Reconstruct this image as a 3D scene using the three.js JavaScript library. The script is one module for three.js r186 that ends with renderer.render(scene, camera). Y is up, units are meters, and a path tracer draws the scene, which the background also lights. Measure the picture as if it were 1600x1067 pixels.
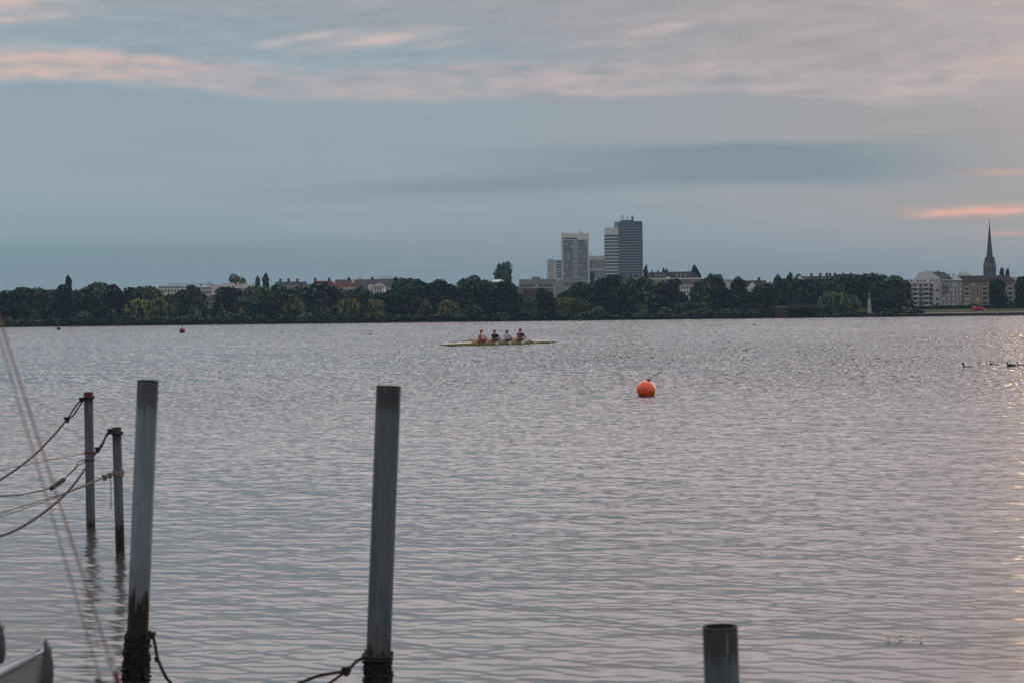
import * as THREE from 'three';
import { mergeGeometries, mergeVertices } from 'three/addons/utils/BufferGeometryUtils.js';
import { MarchingCubes } from 'three/addons/objects/MarchingCubes.js';
import { ImprovedNoise } from 'three/addons/math/ImprovedNoise.js';

// ------------------------------------------------------------------ camera
const F = 2750, CX = 800, CY = 533.5, EYE = 2.1, ROLL = 0.0115;
const scene = new THREE.Scene();
const camera = new THREE.PerspectiveCamera(2 * Math.atan(533.5 / F) * 180 / Math.PI, 1600 / 1067, 0.1, 12000);
camera.position.set(0, EYE, 0);
camera.rotation.order = 'YXZ';
camera.rotation.set(-Math.atan(39.3 / F), 0, -ROLL);
camera.focus = 110;
camera.userData.fStop = 5.0;
scene.add(camera);
camera.updateMatrixWorld(true);

// ------------------------------------------------------------------ random, noise
function rng(seed) { let s = seed >>> 0; return () => { s = (s + 0x6D2B79F5) >>> 0; let t = s; t = Math.imul(t ^ (t >>> 15), t | 1); t ^= t + Math.imul(t ^ (t >>> 7), t | 61); return ((t ^ (t >>> 14)) >>> 0) / 4294967296; }; }
const noiseGen = new ImprovedNoise();
const noise = (x, y, z = 0) => noiseGen.noise(x, y, z);
const fbm = (x, y, z, o = 4) => { let a = 0.5, s = 0; for (let i = 0; i < o; i++) { s += a * noise(x, y, z + i * 7.3); x *= 2.03; y *= 2.03; a *= 0.5; } return s; };
const fbmR = (x, y, z, o = 6) => { let a = 0.42, s = 0; for (let i = 0; i < o; i++) { s += a * noise(x, y, z + i * 5.1); x *= 2.1; y *= 2.0; a *= 0.66; } return s; };
const clamp = (x, a = 0, b = 1) => Math.min(b, Math.max(a, x));
const sstep = (a, b, x) => { const t = clamp((x - a) / (b - a)); return t * t * (3 - 2 * t); };
const mix = (a, b, t) => a + (b - a) * t;
const mix3 = (a, b, t) => [mix(a[0], b[0], t), mix(a[1], b[1], t), mix(a[2], b[2], t)];
const lin8 = (r, g, b) => [r, g, b].map((v) => { v /= 255; return v <= 0.04045 ? v / 12.92 : Math.pow((v + 0.055) / 1.055, 2.4); });

// ------------------------------------------------------------------ sky: layered morning cloud, in degrees of azimuth (0 = view axis, + right) and elevation
const SUN_AZ = 26.6, SUN_EL = 9;
function skyColor(az, el) {
  // az, el in degrees. The cloud sheet: a smooth veil, brighter towards the zenith, a grey-blue base near the horizon, warm towards the sun.
  const k = Math.PI / 180, sinE = Math.sin(el * k);
  const dAz = ((az - SUN_AZ + 540) % 360) - 180;
  const warm = Math.exp(-(dAz * dAz) / (2 * 17 * 17)) * Math.exp(-Math.max(0, el - 14) / 24);
  let c = mix3(lin8(107, 129, 143), lin8(131, 150, 161), sstep(0.4, 3.2, el));
  c = mix3(c, lin8(147, 156, 165), sstep(2.5, 5.2, el) * 0.62);
  c = mix3(c, lin8(140, 156, 167), sstep(5.5, 8, el) * 0.8);
  c = mix3(c, lin8(174, 167, 169), sstep(7.5, 14, el) * 0.9);
  const up = 1 + 0.25 * sstep(12, 30, el) + 0.55 * sstep(25, 80, el);
  const eAz = ((az - 12 + 540) % 360) - 180, dawn = 1 + 2.2 * Math.exp(-(eAz * eAz) / (2 * 40 * 40)) * sstep(10, 13.5, el) * (1 - 0.7 * sstep(25, 75, el));   // the eastern half of a dawn sky is the brighter one
  c = c.map((v) => v * up * dawn);
  c = c.map((v, i) => v * mix([1.06, 1.13, 1.12][i], 1, clamp(warm + sstep(7.5, 11, el))));
  c = mix3(c, lin8(166, 155, 153).map((v) => v * up * dawn), warm * sstep(-0.5, 3.5, el) * 0.85);
  // streaks of the sheet, drawn out along the horizon
  const wob = fbm(az * 0.10, el * 0.35, 3.1, 4);
  const s1 = fbm(az * 0.055 + 7, el * 0.85 + wob * 0.8, 11.7, 5);
  const s2 = fbm(az * 0.16 + 3, el * 2.1 + wob * 1.5, 5.2, 4);
  c = c.map((v) => v * (1 + 0.10 * s1 + 0.06 * s2));
  const pink = lin8(183, 170, 170), blue = lin8(116, 138, 148), glow = lin8(238, 176, 152);
  const band = (e0, w) => Math.exp(-Math.pow((el - e0) / w, 2));
  // the long pink band about eight degrees up
  const e = el + wob * 0.55 + 0.25 * s2;
  const lowEdge = 7.05 + 0.10 * Math.sin(az * 0.35) - 0.012 * az + 0.25 * noise(az * 0.22, 1.7);
  let pb = sstep(lowEdge - 0.12, lowEdge + 0.22, e) * (1 - sstep(lowEdge + 0.75, lowEdge + 1.35 + 0.35 * sstep(2, 12, az), e));
  pb *= clamp(0.70 + 0.75 * fbm(az * 0.12, el * 1.4, 21, 3) + 0.7 * fbm(az * 0.45, el * 4.5 + wob * 2, 61, 5) + 0.16 * sstep(-5, -15, az));
  const tear = el > 5.5 && el < 16 ? fbmR(az * 0.55 - el * 0.6, el * 3.6 + wob * 1.8, 91, 6) : 0;
  pb *= clamp(0.88 + 1.5 * tear, 0, 1.15);
  c = mix3(c, mix3(pink, lin8(204, 181, 174), sstep(-7, -16, az)), clamp(pb));
  // a torn pinkish veil over the right half above the band, and single pink wisps
  const rag = fbm(az * 0.22 + 2, el * 1.9 + wob * 1.6, 71, 6), wisp = fbm(az * 0.55 + 5 - el * 0.8, el * 4.2 + wob * 2, 81, 5);
  const veil = sstep(-1, 7, az + rag * 7) * sstep(lowEdge + 0.5, lowEdge + 1.3, el + rag * 0.6);
  c = mix3(c, lin8(170, 160, 162).map((v) => v * Math.max(1, up * dawn)), clamp(0.62 * veil * (0.75 + 0.6 * rag + 0.35 * wisp)));
  for (const [a0, e0, wa, we, k] of [[-16.5, 9.95, 2.2, 0.42, 1], [-15.6, 9.35, 1.7, 0.16, 0.8], [-4.4, 8.95, 1.9, 0.22, 0.8], [-6.2, 9.15, 1.1, 0.14, 0.6], [-7.6, 8.85, 0.7, 0.12, 0.5], [-2.4, 8.75, 0.8, 0.1, 0.4], [4.6, 9.1, 1.6, 0.25, 0.5], [13.6, 9.75, 1.0, 0.12, 0.5]]) {
    const q = Math.exp(-Math.pow((az - a0) / wa, 2) - Math.pow((el - e0 - 0.12 * (az - a0) + 0.5 * wob) / we, 2));
    c = mix3(c, lin8(206, 186, 180), clamp(k * q * (0.75 + 1.3 * wisp + 0.4 * rag)));
  }
  c = c.map((v, i) => v * (1 + (0.05 * rag + 0.07 * wisp + [0.27, 0.22, 0.19][i] * tear) * sstep(6.6, 7.6, el)));
  c = c.map((v, i) => v * (1 + [0.05, 0.04, 0.035][i] * fbmR(az * 0.10 + 13, el * 1.3, 101, 5)));
  // higher pink fleeces, all round the sky
  const fleece = sstep(0.08, 0.42, fbm(az * 0.10 + 40, el * 1.15 + wob * 0.9, 33, 5) + 0.07 * sstep(6, 16, az) + 0.22 * Math.exp(-Math.pow((az + 17) / 4, 2)) * band(9.8, 0.9)) * sstep(7.6, 8.8, el);
  c = mix3(c, lin8(204, 184, 178).map((v) => v * Math.max(1, up * 0.95)), 0.6 * fleece * sstep(10, 12, el));
  // dark lens of cloud right of the middle, and its tail to the left
  const dl = Math.exp(-Math.pow((az - 7.5 + wob * 3) / 6.5, 2)) * sstep(3.7, 4.3, e) * (1 - sstep(5.25, 5.65, e));
  c = mix3(c, blue, clamp(0.85 * dl));
  const dt = Math.exp(-Math.pow((az + 0.5) / 6, 2)) * band(4.25 + 0.02 * az, 0.28);
  c = mix3(c, blue, 0.5 * clamp(dt));
  // low blue bank on the left
  c = mix3(c, lin8(111, 132, 146), 0.42 * sstep(2, -16, az) * (1 - sstep(2.1, 2.9, el + wob * 0.5)));
  // glowing torn streaks on the right, low
  const torn = 0.35 + 0.9 * sstep(-0.1, 0.35, fbm(az * 0.5, el * 5, 51, 4));
  const g1 = sstep(11.4, 14, az) * (1 - sstep(27, 36, az)) * band(3.13 + 0.25 * noise(az * 0.3, 9), 0.16) * torn;
  const g2 = sstep(13.6, 15.6, az) * (1 - sstep(24, 30, az)) * band(4.32 + 0.15 * noise(az * 0.4, 19), 0.10) * torn * 0.8;
  const g3 = sstep(14.6, 16, az) * (1 - sstep(25, 31, az)) * band(2.42, 0.10) * torn * 0.55;
  const g4 = sstep(14.4, 16.6, az) * (1 - sstep(26, 32, az)) * band(7.75, 0.12) * torn * 0.9;
  c = mix3(c, glow, clamp(g1 + g2 + g3 + g4) * 0.9);
  // veiled sun behind the cloud, right of the frame
  const s = Math.hypot(dAz * Math.cos(el * k), el - SUN_EL);
  const v = 0.55 * Math.exp(-s / 5.0);
  c = [c[0] + v * 1.0, c[1] + v * 0.74, c[2] + v * 0.55];
  return c;
}
{
  const W = 2048, H = 2048, d = new Float32Array(W * H * 4);
  for (let j = 0; j < H; j++) {
    const el = ((j + 0.5) / H) * 180 - 90;
    if (el < -0.4) { for (let i = 0; i < W; i++) { const o = (j * W + i) * 4; d[o] = 0.10; d[o + 1] = 0.12; d[o + 2] = 0.13; d[o + 3] = 1; } continue; }
    for (let i = 0, step = 1; i < W; i += step) {
      step = el < 13 && i > 388 && i < 636 ? 1 : el < 40 ? 4 : 16;
      const az = ((((i + 0.5) / W - 0.25) * 360 + 540) % 360) - 180;
      // ease the seam behind the camera
      const back = sstep(170, 180, Math.abs(az));
      let c = skyColor(az, Math.max(el, 0));
      if (back > 0) c = mix3(c, skyColor(180 * 0.999, Math.max(el, 0)), back);
      const top = sstep(60, 85, el);
      if (top > 0) c = mix3(c, lin8(226, 220, 222), top);
      for (let q = 0; q < step; q++) { const o = (j * W + i + q) * 4; d[o] = c[0]; d[o + 1] = c[1]; d[o + 2] = c[2]; d[o + 3] = 1; }
    }
  }
  const t = new THREE.DataTexture(d, W, H, THREE.RGBAFormat, THREE.FloatType);
  t.mapping = THREE.EquirectangularReflectionMapping; t.magFilter = THREE.LinearFilter; t.minFilter = THREE.LinearFilter;
  t.wrapS = THREE.RepeatWrapping; t.needsUpdate = true;
  scene.background = t; scene.environment = t;
}
// ------------------------------------------------------------------ sun behind thin cloud
const sun = new THREE.DirectionalLight(new THREE.Color(1, 0.64, 0.40), 0.5);
{
  const a = SUN_AZ * Math.PI / 180, e = SUN_EL * Math.PI / 180, R = 1500;
  sun.position.set(R * Math.sin(a) * Math.cos(e), R * Math.sin(e), -R * Math.cos(a) * Math.cos(e));
  sun.castShadow = true; sun.shadow.radius = 36;
  Object.assign(sun.shadow.camera, { left: -900, right: 900, top: 900, bottom: -900, near: 1, far: 5000 });
  sun.shadow.mapSize.set(4096, 4096);
  scene.add(sun, sun.target);
}
const renderer = new THREE.WebGLRenderer({ antialias: true });
renderer.setSize(1024, 682);
renderer.toneMapping = THREE.LinearToneMapping;
renderer.toneMappingExposure = 1.06;
renderer.shadowMap.enabled = true;

// ------------------------------------------------------------------ pixel helpers: a pixel gives a direction; distance is given
const V = (x, y, z) => new THREE.Vector3(x, y, z);
const camQ = camera.quaternion.clone();
function rayOf(px, py) { return V((px - CX) / F, -(py - CY) / F, -1).applyQuaternion(camQ); }
function at(px, py, dist) { const r = rayOf(px, py); return r.multiplyScalar(dist / -r.z).add(V(0, EYE, 0)); }
function onWater(px, py) { const r = rayOf(px, py); return r.multiplyScalar(-EYE / r.y).add(V(0, EYE, 0)); }

// ------------------------------------------------------------------ object helpers
const taken = new Map();
function numbered(n) { const k = taken.get(n) ?? 0; taken.set(n, k + 1); return k ? n + '_' + String(k).padStart(3, '0') : n; }
function tag(o, label, category, group, kind) {
  if (label) o.userData.label = label; if (category) o.userData.category = category; if (group) o.userData.group = group; if (kind) o.userData.kind = kind; return o;
}
function shade(o) { o.traverse((m) => { if (m.isMesh) { m.castShadow = true; m.receiveShadow = true; } }); return o; }
function thing(name, label, category, pos = [0, 0, 0], group) {
  const g = new THREE.Group(); g.name = numbered(name); g.position.set(...pos); scene.add(g); return tag(g, label, category, group);
}
function part(name, geo, mat, parent) { const m = new THREE.Mesh(Array.isArray(geo) ? merged(geo) : geo, mat); m.name = name; m.castShadow = m.receiveShadow = true; parent.add(m); return m; }
function single(name, geo, mat, label, category, group) { const m = part(numbered(name), geo, mat, scene); return tag(m, label, category, group); }
function structure(name, geo, mat, label) { const m = part(numbered(name), geo, mat, scene); m.userData.kind = 'structure'; m.userData.label = label; return m; }
function copy(o, label) { const c = o.clone(); c.name = numbered(o.name.replace(/_\d\d\d$/, '')); c.userData = { ...o.userData }; if (label) c.userData.label = label; scene.add(c); return c; }
function merged(list) {
  const gs = list.map((g) => { g = g.index ? g.toNonIndexed() : g; for (const k of Object.keys(g.attributes)) if (!['position', 'normal', 'uv'].includes(k)) g.deleteAttribute(k); if (!g.attributes.uv) g.setAttribute('uv', new THREE.BufferAttribute(new Float32Array(g.attributes.position.count * 2), 2)); if (!g.attributes.normal) g.computeVertexNormals(); return g; });
  return mergeGeometries(gs);
}
const box = (x0, x1, y0, y1, z0, z1) => new THREE.BoxGeometry(Math.abs(x1 - x0), Math.abs(y1 - y0), Math.abs(z1 - z0)).translate((x0 + x1) / 2, (y0 + y1) / 2, (z0 + z1) / 2);
function tube(points, r, seg = 24, rad = 7) { const c = points.length === 2 ? new THREE.LineCurve3(points[0], points[1]) : new THREE.CatmullRomCurve3(points); return new THREE.TubeGeometry(c, points.length === 2 ? 1 : seg, r, rad, false); }
function bar(a, b, r, rad = 7) { const L = a.distanceTo(b); const g = new THREE.CylinderGeometry(r, r, L, rad, 1); g.applyQuaternion(new THREE.Quaternion().setFromUnitVectors(V(0, 1, 0), b.clone().sub(a).normalize())); const m = a.clone().add(b).multiplyScalar(0.5); return g.translate(m.x, m.y, m.z); }
function cone(a, b, r0, r1, rad = 8) { const L = a.distanceTo(b); const g = new THREE.CylinderGeometry(r1, r0, L, rad, 1); g.applyQuaternion(new THREE.Quaternion().setFromUnitVectors(V(0, 1, 0), b.clone().sub(a).normalize())); const m = a.clone().add(b).multiplyScalar(0.5); return g.translate(m.x, m.y, m.z); }
function soup(verts, idx) { const g = new THREE.BufferGeometry(); g.setAttribute('position', new THREE.Float32BufferAttribute(verts, 3)); g.setIndex(idx); const n = g.toNonIndexed(); n.computeVertexNormals(); return n; }
const mat = (c, roughness = 0.8, extra = {}) => { const m = new THREE.MeshStandardMaterial({ roughness, side: THREE.DoubleSide, ...extra }); m.color.setRGB(...c); return m; };

// ------------------------------------------------------------------ lake
const waves = (() => {
  const r = rng(77), out = [];
  const N = 46, main = -1.15;                                   // ripples travel towards the camera, a little to the left
  for (let i = 0; i < N; i++) {
    const t = i / (N - 1), L = 0.10 * Math.pow(2.6 / 0.10, Math.pow(t, 1.25)), k = 2 * Math.PI / L;
    const spread = (r() + r() + r() - 1.5) * 0.95;
    const a = main + Math.PI / 2 * 0 + spread;
    const slope = 0.020 * (L < 0.22 ? 1.45 : L < 0.8 ? 0.9 : 0.3);
    out.push([Math.cos(a) * k, Math.sin(a) * k, slope / k, r() * 6.283, k]);
  }
  return out;
})();
function ruffle(x, z) {                                          // gusts roughen the lake in long patches
  const d = -z;
  const g = fbm(x * 0.035 + 3, z * 0.012, 2.2, 3) + 0.6 * fbm(x * 0.15, z * 0.05, 8.8, 2);
  return clamp(0.95 + 1.3 * g, 0.3, 2.0) * mix(0.55, 1, sstep(9, 32, d)) * mix(1, 1.6, sstep(25, 100, d));
}
{
  const P = [], Nn = [], idx = [];
  const sheet = (zs, NC) => {
    const at0 = P.length / 3, NR = zs.length;
    for (let j = 0; j < NR; j++) {
      const d = zs[j], hw = 3 + 0.365 * Math.max(d, 8);
      for (let i = 0; i < NC; i++) {
        const x = (i / (NC - 1) * 2 - 1) * hw, z = -d;
        let h = 0, sx = 0, sz = 0;
        for (const w of waves) { const p = w[0] * x + w[1] * z + w[3], s = Math.sin(p), c = Math.cos(p); h += w[2] * s; sx += w[2] * w[0] * c; sz += w[2] * w[1] * c; }
        const m = ruffle(x, z), n = m * mix(1, 2.9, sstep(13, 62, d)); h *= m; sx *= n; sz *= n;   // far rows are too coarse for the finest ripples, whose slopes go into the normals
        const l = 1 / Math.hypot(sx, 1, sz);
        P.push(x, h, z); Nn.push(-sx * l, l, -sz * l);
      }
    }
    for (let j = 0; j < NR - 1; j++) for (let i = 0; i < NC - 1; i++) { const a = at0 + j * NC + i, b = a + 1, c = a + NC, e = c + 1; idx.push(a, b, c, b, e, c); }
  };
  const near = [], far = [];
  for (let z = -14; z < 9; z += 0.5) near.push(z);
  for (let z = 9.05; z < 60; z *= 1.0022) near.push(z);
  near.push(60);
  for (let z = 59.9; z < 723; z *= 1.005) far.push(z);
  far.push(724);
  sheet(near, 680); sheet(far, 840);
  const g = new THREE.BufferGeometry(); g.setAttribute('position', new THREE.Float32BufferAttribute(P, 3)); g.setAttribute('normal', new THREE.Float32BufferAttribute(Nn, 3)); g.setIndex(new THREE.BufferAttribute(new Uint32Array(idx), 1));
  const m = new THREE.MeshPhysicalMaterial({ roughness: 0.15, ior: 1.5, side: THREE.DoubleSide }); m.color.setRGB(0.045, 0.045, 0.043);
  structure('lake_water', g, m, 'rippled grey lake water under a cloudy sky');
}
const leafMat = (c) => { const m = new THREE.MeshPhysicalMaterial({ roughness: 0.9, specularIntensity: 0.25, vertexColors: true, side: THREE.DoubleSide }); m.color.setRGB(...c); return m; };
// ------------------------------------------------------------------ land beyond the lake
const SHORE = 722, CHANNEL = at(1254, 490, 720).x;            // an inlet runs in under the bridge
function landY(x, z) {
  const d = -z + 2.5 * noise(x * 0.03, 4.4) - SHORE;
  return -0.6 + 1.5 * sstep(-1, 3.5, d) + 2.0 * sstep(6, 42, d) + 3.5 * sstep(60, 1300, d) + 0.25 * noise(x * 0.05, z * 0.05) - 4 * sstep(22, 0, Math.abs(x - CHANNEL) - 3) * (1 - sstep(30, 60, d));
}
{
  const zs = [716, 719, 720.5, 722, 723.5, 725, 727, 730, 735, 742, 750, 760, 772, 800, 900, 1100, 1400, 1900, 2600, 4000, 7000], NC = 260, P = [], I = [], C = [];
  const r = rng(5);
  zs.forEach((d) => { for (let i = 0; i < NC; i++) { const x = (i / (NC - 1) * 2 - 1) * (430 + (d - 700) * 0.9); P.push(x, landY(x, -d), -d); const s = 0.8 + 0.4 * r(); C.push(s, s, s); } });
  for (let j = 0; j < zs.length - 1; j++) for (let i = 0; i < NC - 1; i++) { const a = j * NC + i, b = a + NC; I.push(a, a + 1, b, a + 1, b + 1, b); }
  const g = new THREE.BufferGeometry(); g.setAttribute('position', new THREE.Float32BufferAttribute(P, 3)); g.setAttribute('color', new THREE.Float32BufferAttribute(C, 3)); g.setIndex(I); g.computeVertexNormals();
  structure('shore_ground', g, leafMat([0.06, 0.065, 0.03]), 'low green bank and parkland along the far shore');
  const bed = new THREE.PlaneGeometry(9000, 9000).rotateX(-Math.PI / 2).translate(0, -2.4, -3000);
  structure('lake_bed', bed, mat([0.05, 0.05, 0.045], 1), 'muddy bed under the lake');
}

// ------------------------------------------------------------------ trees
const LEAF = {
  dark: leafMat([0.027, 0.054, 0.040]), green: leafMat([0.062, 0.108, 0.060]), mid: leafMat([0.125, 0.16, 0.09]),
  olive: leafMat([0.150, 0.162, 0.065]), willow: leafMat([0.21, 0.21, 0.075]), yellow: leafMat([0.25, 0.225, 0.075]), purple: leafMat([0.020, 0.020, 0.024]), blue: leafMat([0.070, 0.125, 0.102]),
};
const BARK = mat([0.05, 0.042, 0.034], 0.95);
// crown filled with leaf clumps in unit space: height 1 from the ground, half-width 0.5 at its widest
function crownGeo(seed, lobes, n, size, droop = 0) {
  const r = rng(seed), P = [], N = [], C = [];
  let total = 0; const w = lobes.map((l) => (total += l[3] * l[4] * l[5]));
  const nrm = V(), a = V(), b = V();
  for (let k = 0; k < n; k++) {
    const t = r() * total; let li = 0; while (w[li] < t) li++;
    const [cx, cy, cz, rx, ry, rz] = lobes[li];
    const th = r() * 6.283, u = r() * 2 - 1, q = Math.sqrt(1 - u * u);
    const lump = 0.86 + 0.28 * noise(cx * 9 + q * Math.cos(th) * 2.1, u * 2.1 + cy * 7, q * Math.sin(th) * 2.1 + seed);
    const rad = lump * (0.55 + 0.45 * Math.pow(r(), 0.45));
    nrm.set(q * Math.cos(th), u, q * Math.sin(th));
    const x = cx + nrm.x * rx * rad, y = cy + nrm.y * ry * rad, z = cz + nrm.z * rz * rad;
    if (y < 0.02) continue;
    const s = size * (0.6 + 0.9 * r());
    a.set(r() - 0.5, (r() - 0.5) * 0.9, r() - 0.5).normalize(); b.set(r() - 0.5, r() - 0.5, r() - 0.5).cross(a).normalize();
    if (droop) { b.set((r() - 0.5) * 0.25, -1, (r() - 0.5) * 0.25); a.set(r() - 0.5, 0, r() - 0.5).normalize(); }
    const L = droop ? s * droop : s * 0.8;
    const tone = 0.86 + 0.28 * r(), warm = 0.92 + 0.16 * r();
    const v = [[-1, -1], [1, -0.8], [0.8, 1], [-0.9, 0.9]].map(([i, j]) => [x + a.x * s * i + b.x * L * j, y + a.y * s * i + b.y * L * j, z + a.z * s * i + b.z * L * j]);
    for (const i of [0, 1, 2, 0, 2, 3]) { P.push(...v[i]); N.push(nrm.x, nrm.y * 0.8 + 0.25, nrm.z); C.push(tone * warm, tone, tone / warm); }
  }
  const ys = [], rs = []; for (let i = 0; i < P.length; i += 18) { ys.push(P[i + 1]); rs.push(Math.hypot(P[i], P[i + 2])); }
  ys.sort((p, q) => p - q); rs.sort((p, q) => p - q);
  const fy = 0.99 / ys[Math.floor(ys.length * 0.995)], fr = 0.5 / rs[Math.floor(rs.length * 0.985)];      // fill the unit box: 1 high, 1 wide
  for (let i = 0; i < P.length; i += 3) { P[i] *= fr; P[i + 1] *= fy; P[i + 2] *= fr; }
  const g = new THREE.BufferGeometry(); g.setAttribute('position', new THREE.Float32BufferAttribute(P, 3)); g.setAttribute('normal', new THREE.Float32BufferAttribute(N, 3)); g.setAttribute('color', new THREE.Float32BufferAttribute(C, 3));
  return g;
}
function trunkGeo(seed, h, r0, limbs) {
  const r = rng(seed), gs = [cone(V(0, -0.03, 0), V(0.01, h * 0.55, 0), r0, r0 * 0.75, 8), cone(V(0.01, h * 0.54, 0), V(-0.01, h, 0.01), r0 * 0.75, r0 * 0.25, 7)];
  for (let i = 0; i < limbs; i++) { const t = 0.35 + 0.5 * r(), an = r() * 6.283, y = h * t; gs.push(cone(V(0, y, 0), V(Math.cos(an) * 0.26, y + 0.14 + 0.14 * r(), Math.sin(an) * 0.26), r0 * 0.4, r0 * 0.1, 5)); }
  return merged(gs);
}
function lobesOf(seed, n, y0, y1, flat) {
  const r = rng(seed), out = [[0, (y0 + y1) / 2, 0, 0.40, (y1 - y0) * 0.46, 0.40], [0, 0.22, 0, 0.40, 0.22, 0.40]];
  for (let i = 0; i < n; i++) { const an = i / n * 6.283 + r(), t = r(), y = mix(y0 + 0.12, y1 - 0.14, t), rr = (0.25 - 0.13 * t) * flat; out.push([Math.cos(an) * rr, y, Math.sin(an) * rr, 0.19 + 0.07 * r(), 0.13 + 0.05 * r(), 0.19 + 0.07 * r()]); }
  return out;
}
const TREES = {
  round: [1, 2, 3, 4].map((s) => [crownGeo(s * 11, lobesOf(s * 5, 11, 0.0, 1.0, 1.2), 5200, 0.025), trunkGeo(s, 0.6, 0.028, 5)]),
  wide: [1, 2, 3].map((s) => [crownGeo(s * 17, lobesOf(s * 7 + 1, 15, 0.0, 0.98, 1.35), 5600, 0.024), trunkGeo(s + 9, 0.5, 0.032, 6)]),
  willow: [1, 2].map((s) => [crownGeo(s * 23, [...lobesOf(s * 9 + 2, 9, 0.30, 0.98, 1.1), ...[0, 1, 2, 3, 4, 5, 6, 7].map((i) => [Math.cos(i * 0.79 + s) * 0.33, 0.42, Math.sin(i * 0.79 + s) * 0.33, 0.13, 0.36, 0.13])], 3000, 0.014, 4.5), trunkGeo(s + 19, 0.5, 0.034, 5)]),
  poplar: [1, 2].map((s) => [crownGeo(s * 31, [[0, 0.5, 0, 0.36, 0.40, 0.36], [0.06, 0.75, 0, 0.30, 0.22, 0.3], [-0.08, 0.35, 0.05, 0.38, 0.25, 0.38], [0.0, 0.88, 0, 0.30, 0.13, 0.30], [0.05, 0.95, 0, 0.2, 0.08, 0.2], [0.14, 0.52, 0, 0.30, 0.2, 0.3], [-0.16, 0.62, 0, 0.24, 0.14, 0.24]], 1600, 0.040), trunkGeo(s + 29, 0.6, 0.05, 4)]),
  shrub: [1, 2, 3].map((s) => [crownGeo(s * 41, [[0, 0.45, 0, 0.42, 0.48, 0.42], [0.24, 0.4, 0.1, 0.26, 0.36, 0.26], [-0.25, 0.36, 0, 0.25, 0.34, 0.25], [0, 0.72, -0.05, 0.26, 0.26, 0.26]], 900, 0.05), trunkGeo(s + 39, 0.5, 0.03, 4)]),
  conifer: [1].map((s) => [crownGeo(53, [[0, 0.2, 0, 0.45, 0.2, 0.45], [0, 0.4, 0, 0.36, 0.2, 0.36], [0, 0.6, 0, 0.25, 0.2, 0.25], [0, 0.8, 0, 0.13, 0.2, 0.13]], 1100, 0.035), trunkGeo(57, 0.7, 0.04, 3)]),
};
let treeCount = 0;
const MARKS = [[80, 'beyond the columnar poplar at the belt end'], [120, 'beside the columnar poplar'], [190, 'beside the very dark purplish tree'], [238, 'behind the wide yellowish willow'], [290, 'below the long white flats'], [350, 'beside the white villa'], [396, 'below the pale terrace of flats'], [425, 'below the pair of pointed poplars'], [474, 'below the grey roofed row'], [530, 'below the red roofed house'], [568, 'behind the hanging weeping willow'], [625, 'below the long slate roof'], [672, 'beside the slim golden green tree'], [718, 'behind the golden leaning tree'], [762, 'between the golden leaning tree and the lone tall tree'], [806, 'below the lone tall tree'], [866, 'before the grey office block'], [925, 'beside the silver barrel roof'], [965, 'below the pale banded tower'], [1005, 'below the dark banded tower'], [1058, 'below the dark mansard roof'], [1103, 'beside the white corner house'], [1135, 'beside the small steep white gable'], [1165, 'before the low grey roof'], [1203, 'before the brown roofed house'], [1228, 'beside the bridge abutment'], [1278, 'behind the stone bridge'], [1330, 'behind the large weeping willow'], [1378, 'behind the stone monument'], [9999, 'beside the white apartment house']];
const near_ = (px) => MARKS.find((m) => px < m[0])[1];
const sized = (top) => (505 - top > 64 ? 'tall ' : 505 - top < 46 ? 'low ' : 'middling ');
const treeRnd = rng(2024);
function tree(kind, leaf, px, topPx, widthPx, dist, name, label, category = 'tree', group) {
  const base = at(px, 500, dist), gy = landY(base.x, base.z) - 0.1, top = at(px, topPx, dist).y;
  const h = top - gy, w = widthPx * dist / F * (kind === 'poplar' ? 1.15 : 1);
  const set = TREES[kind], [cg, tg] = set[treeCount++ % set.length];
  const t = thing(name, label, category, [base.x, gy, base.z], group);
  t.scale.set(w, h, w * (0.85 + 0.3 * treeRnd())); t.rotation.y = treeRnd() * 6.283;
  part('crown', cg, LEAF[leaf], t); part('trunk', tg, BARK, t);
  return t;
}
// trees told apart by their looks
const one = (kind, leaf, px, top, w, dist, name, label, cat) => tree(kind, leaf, px, top, w, dist, name, label, cat);
one('poplar', 'dark', 107, 431, 12, 775, 'columnar_poplar', 'dark columnar poplar rising alone above round trees of the shore belt');
one('round', 'purple', 178, 446, 30, 748, 'copper_beech', 'very dark purplish round tree beside a pair of yellowish willows');
one('willow', 'willow', 217, 467, 46, 734, 'yellow_willow', 'wide yellowish willow beside the very dark purplish tree');
one('willow', 'olive', 248, 465, 30, 736, 'yellow_willow', 'narrow yellowish willow beside a wider yellowish willow');
one('wide', 'mid', 372, 431, 36, 905, 'domed_tree', 'broad domed tree rising behind the pale terrace of flats');
one('poplar', 'green', 403, 432, 10, 880, 'pointed_poplar', 'shorter pointed poplar of a pair beside the pale terrace of flats');
one('poplar', 'green', 415, 428, 13, 880, 'pointed_poplar', 'taller pointed poplar of a pair beside the pale terrace of flats');
one('willow', 'olive', 460, 465, 32, 736, 'yellow_willow', 'small yellow green willow against a big grey green tree');
one('willow', 'olive', 546, 466, 38, 734, 'weeping_willow', 'weeping willow with hanging strands below the white gabled house');
one('round', 'yellow', 588, 469, 34, 733, 'golden_tree', 'small golden round tree beside the hanging weeping willow');
one('wide', 'yellow', 700, 470, 38, 736, 'golden_tree', 'golden leaning tree at the waterside below dark oaks');
one('round', 'olive', 665, 470, 24, 735, 'golden_tree', 'slim golden green tree beside a grey green waterside tree');
one('round', 'green', 787, 412, 38, 1150, 'tall_round_tree', 'tall lone round tree standing far above the skyline of roofs');
one('round', 'willow', 882, 466, 34, 735, 'golden_tree', 'golden green tree below the silver barrel roofed building');
one('round', 'olive', 908, 466, 36, 736, 'golden_tree', 'olive green tree beside the golden tree below the silver roof');
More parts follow.
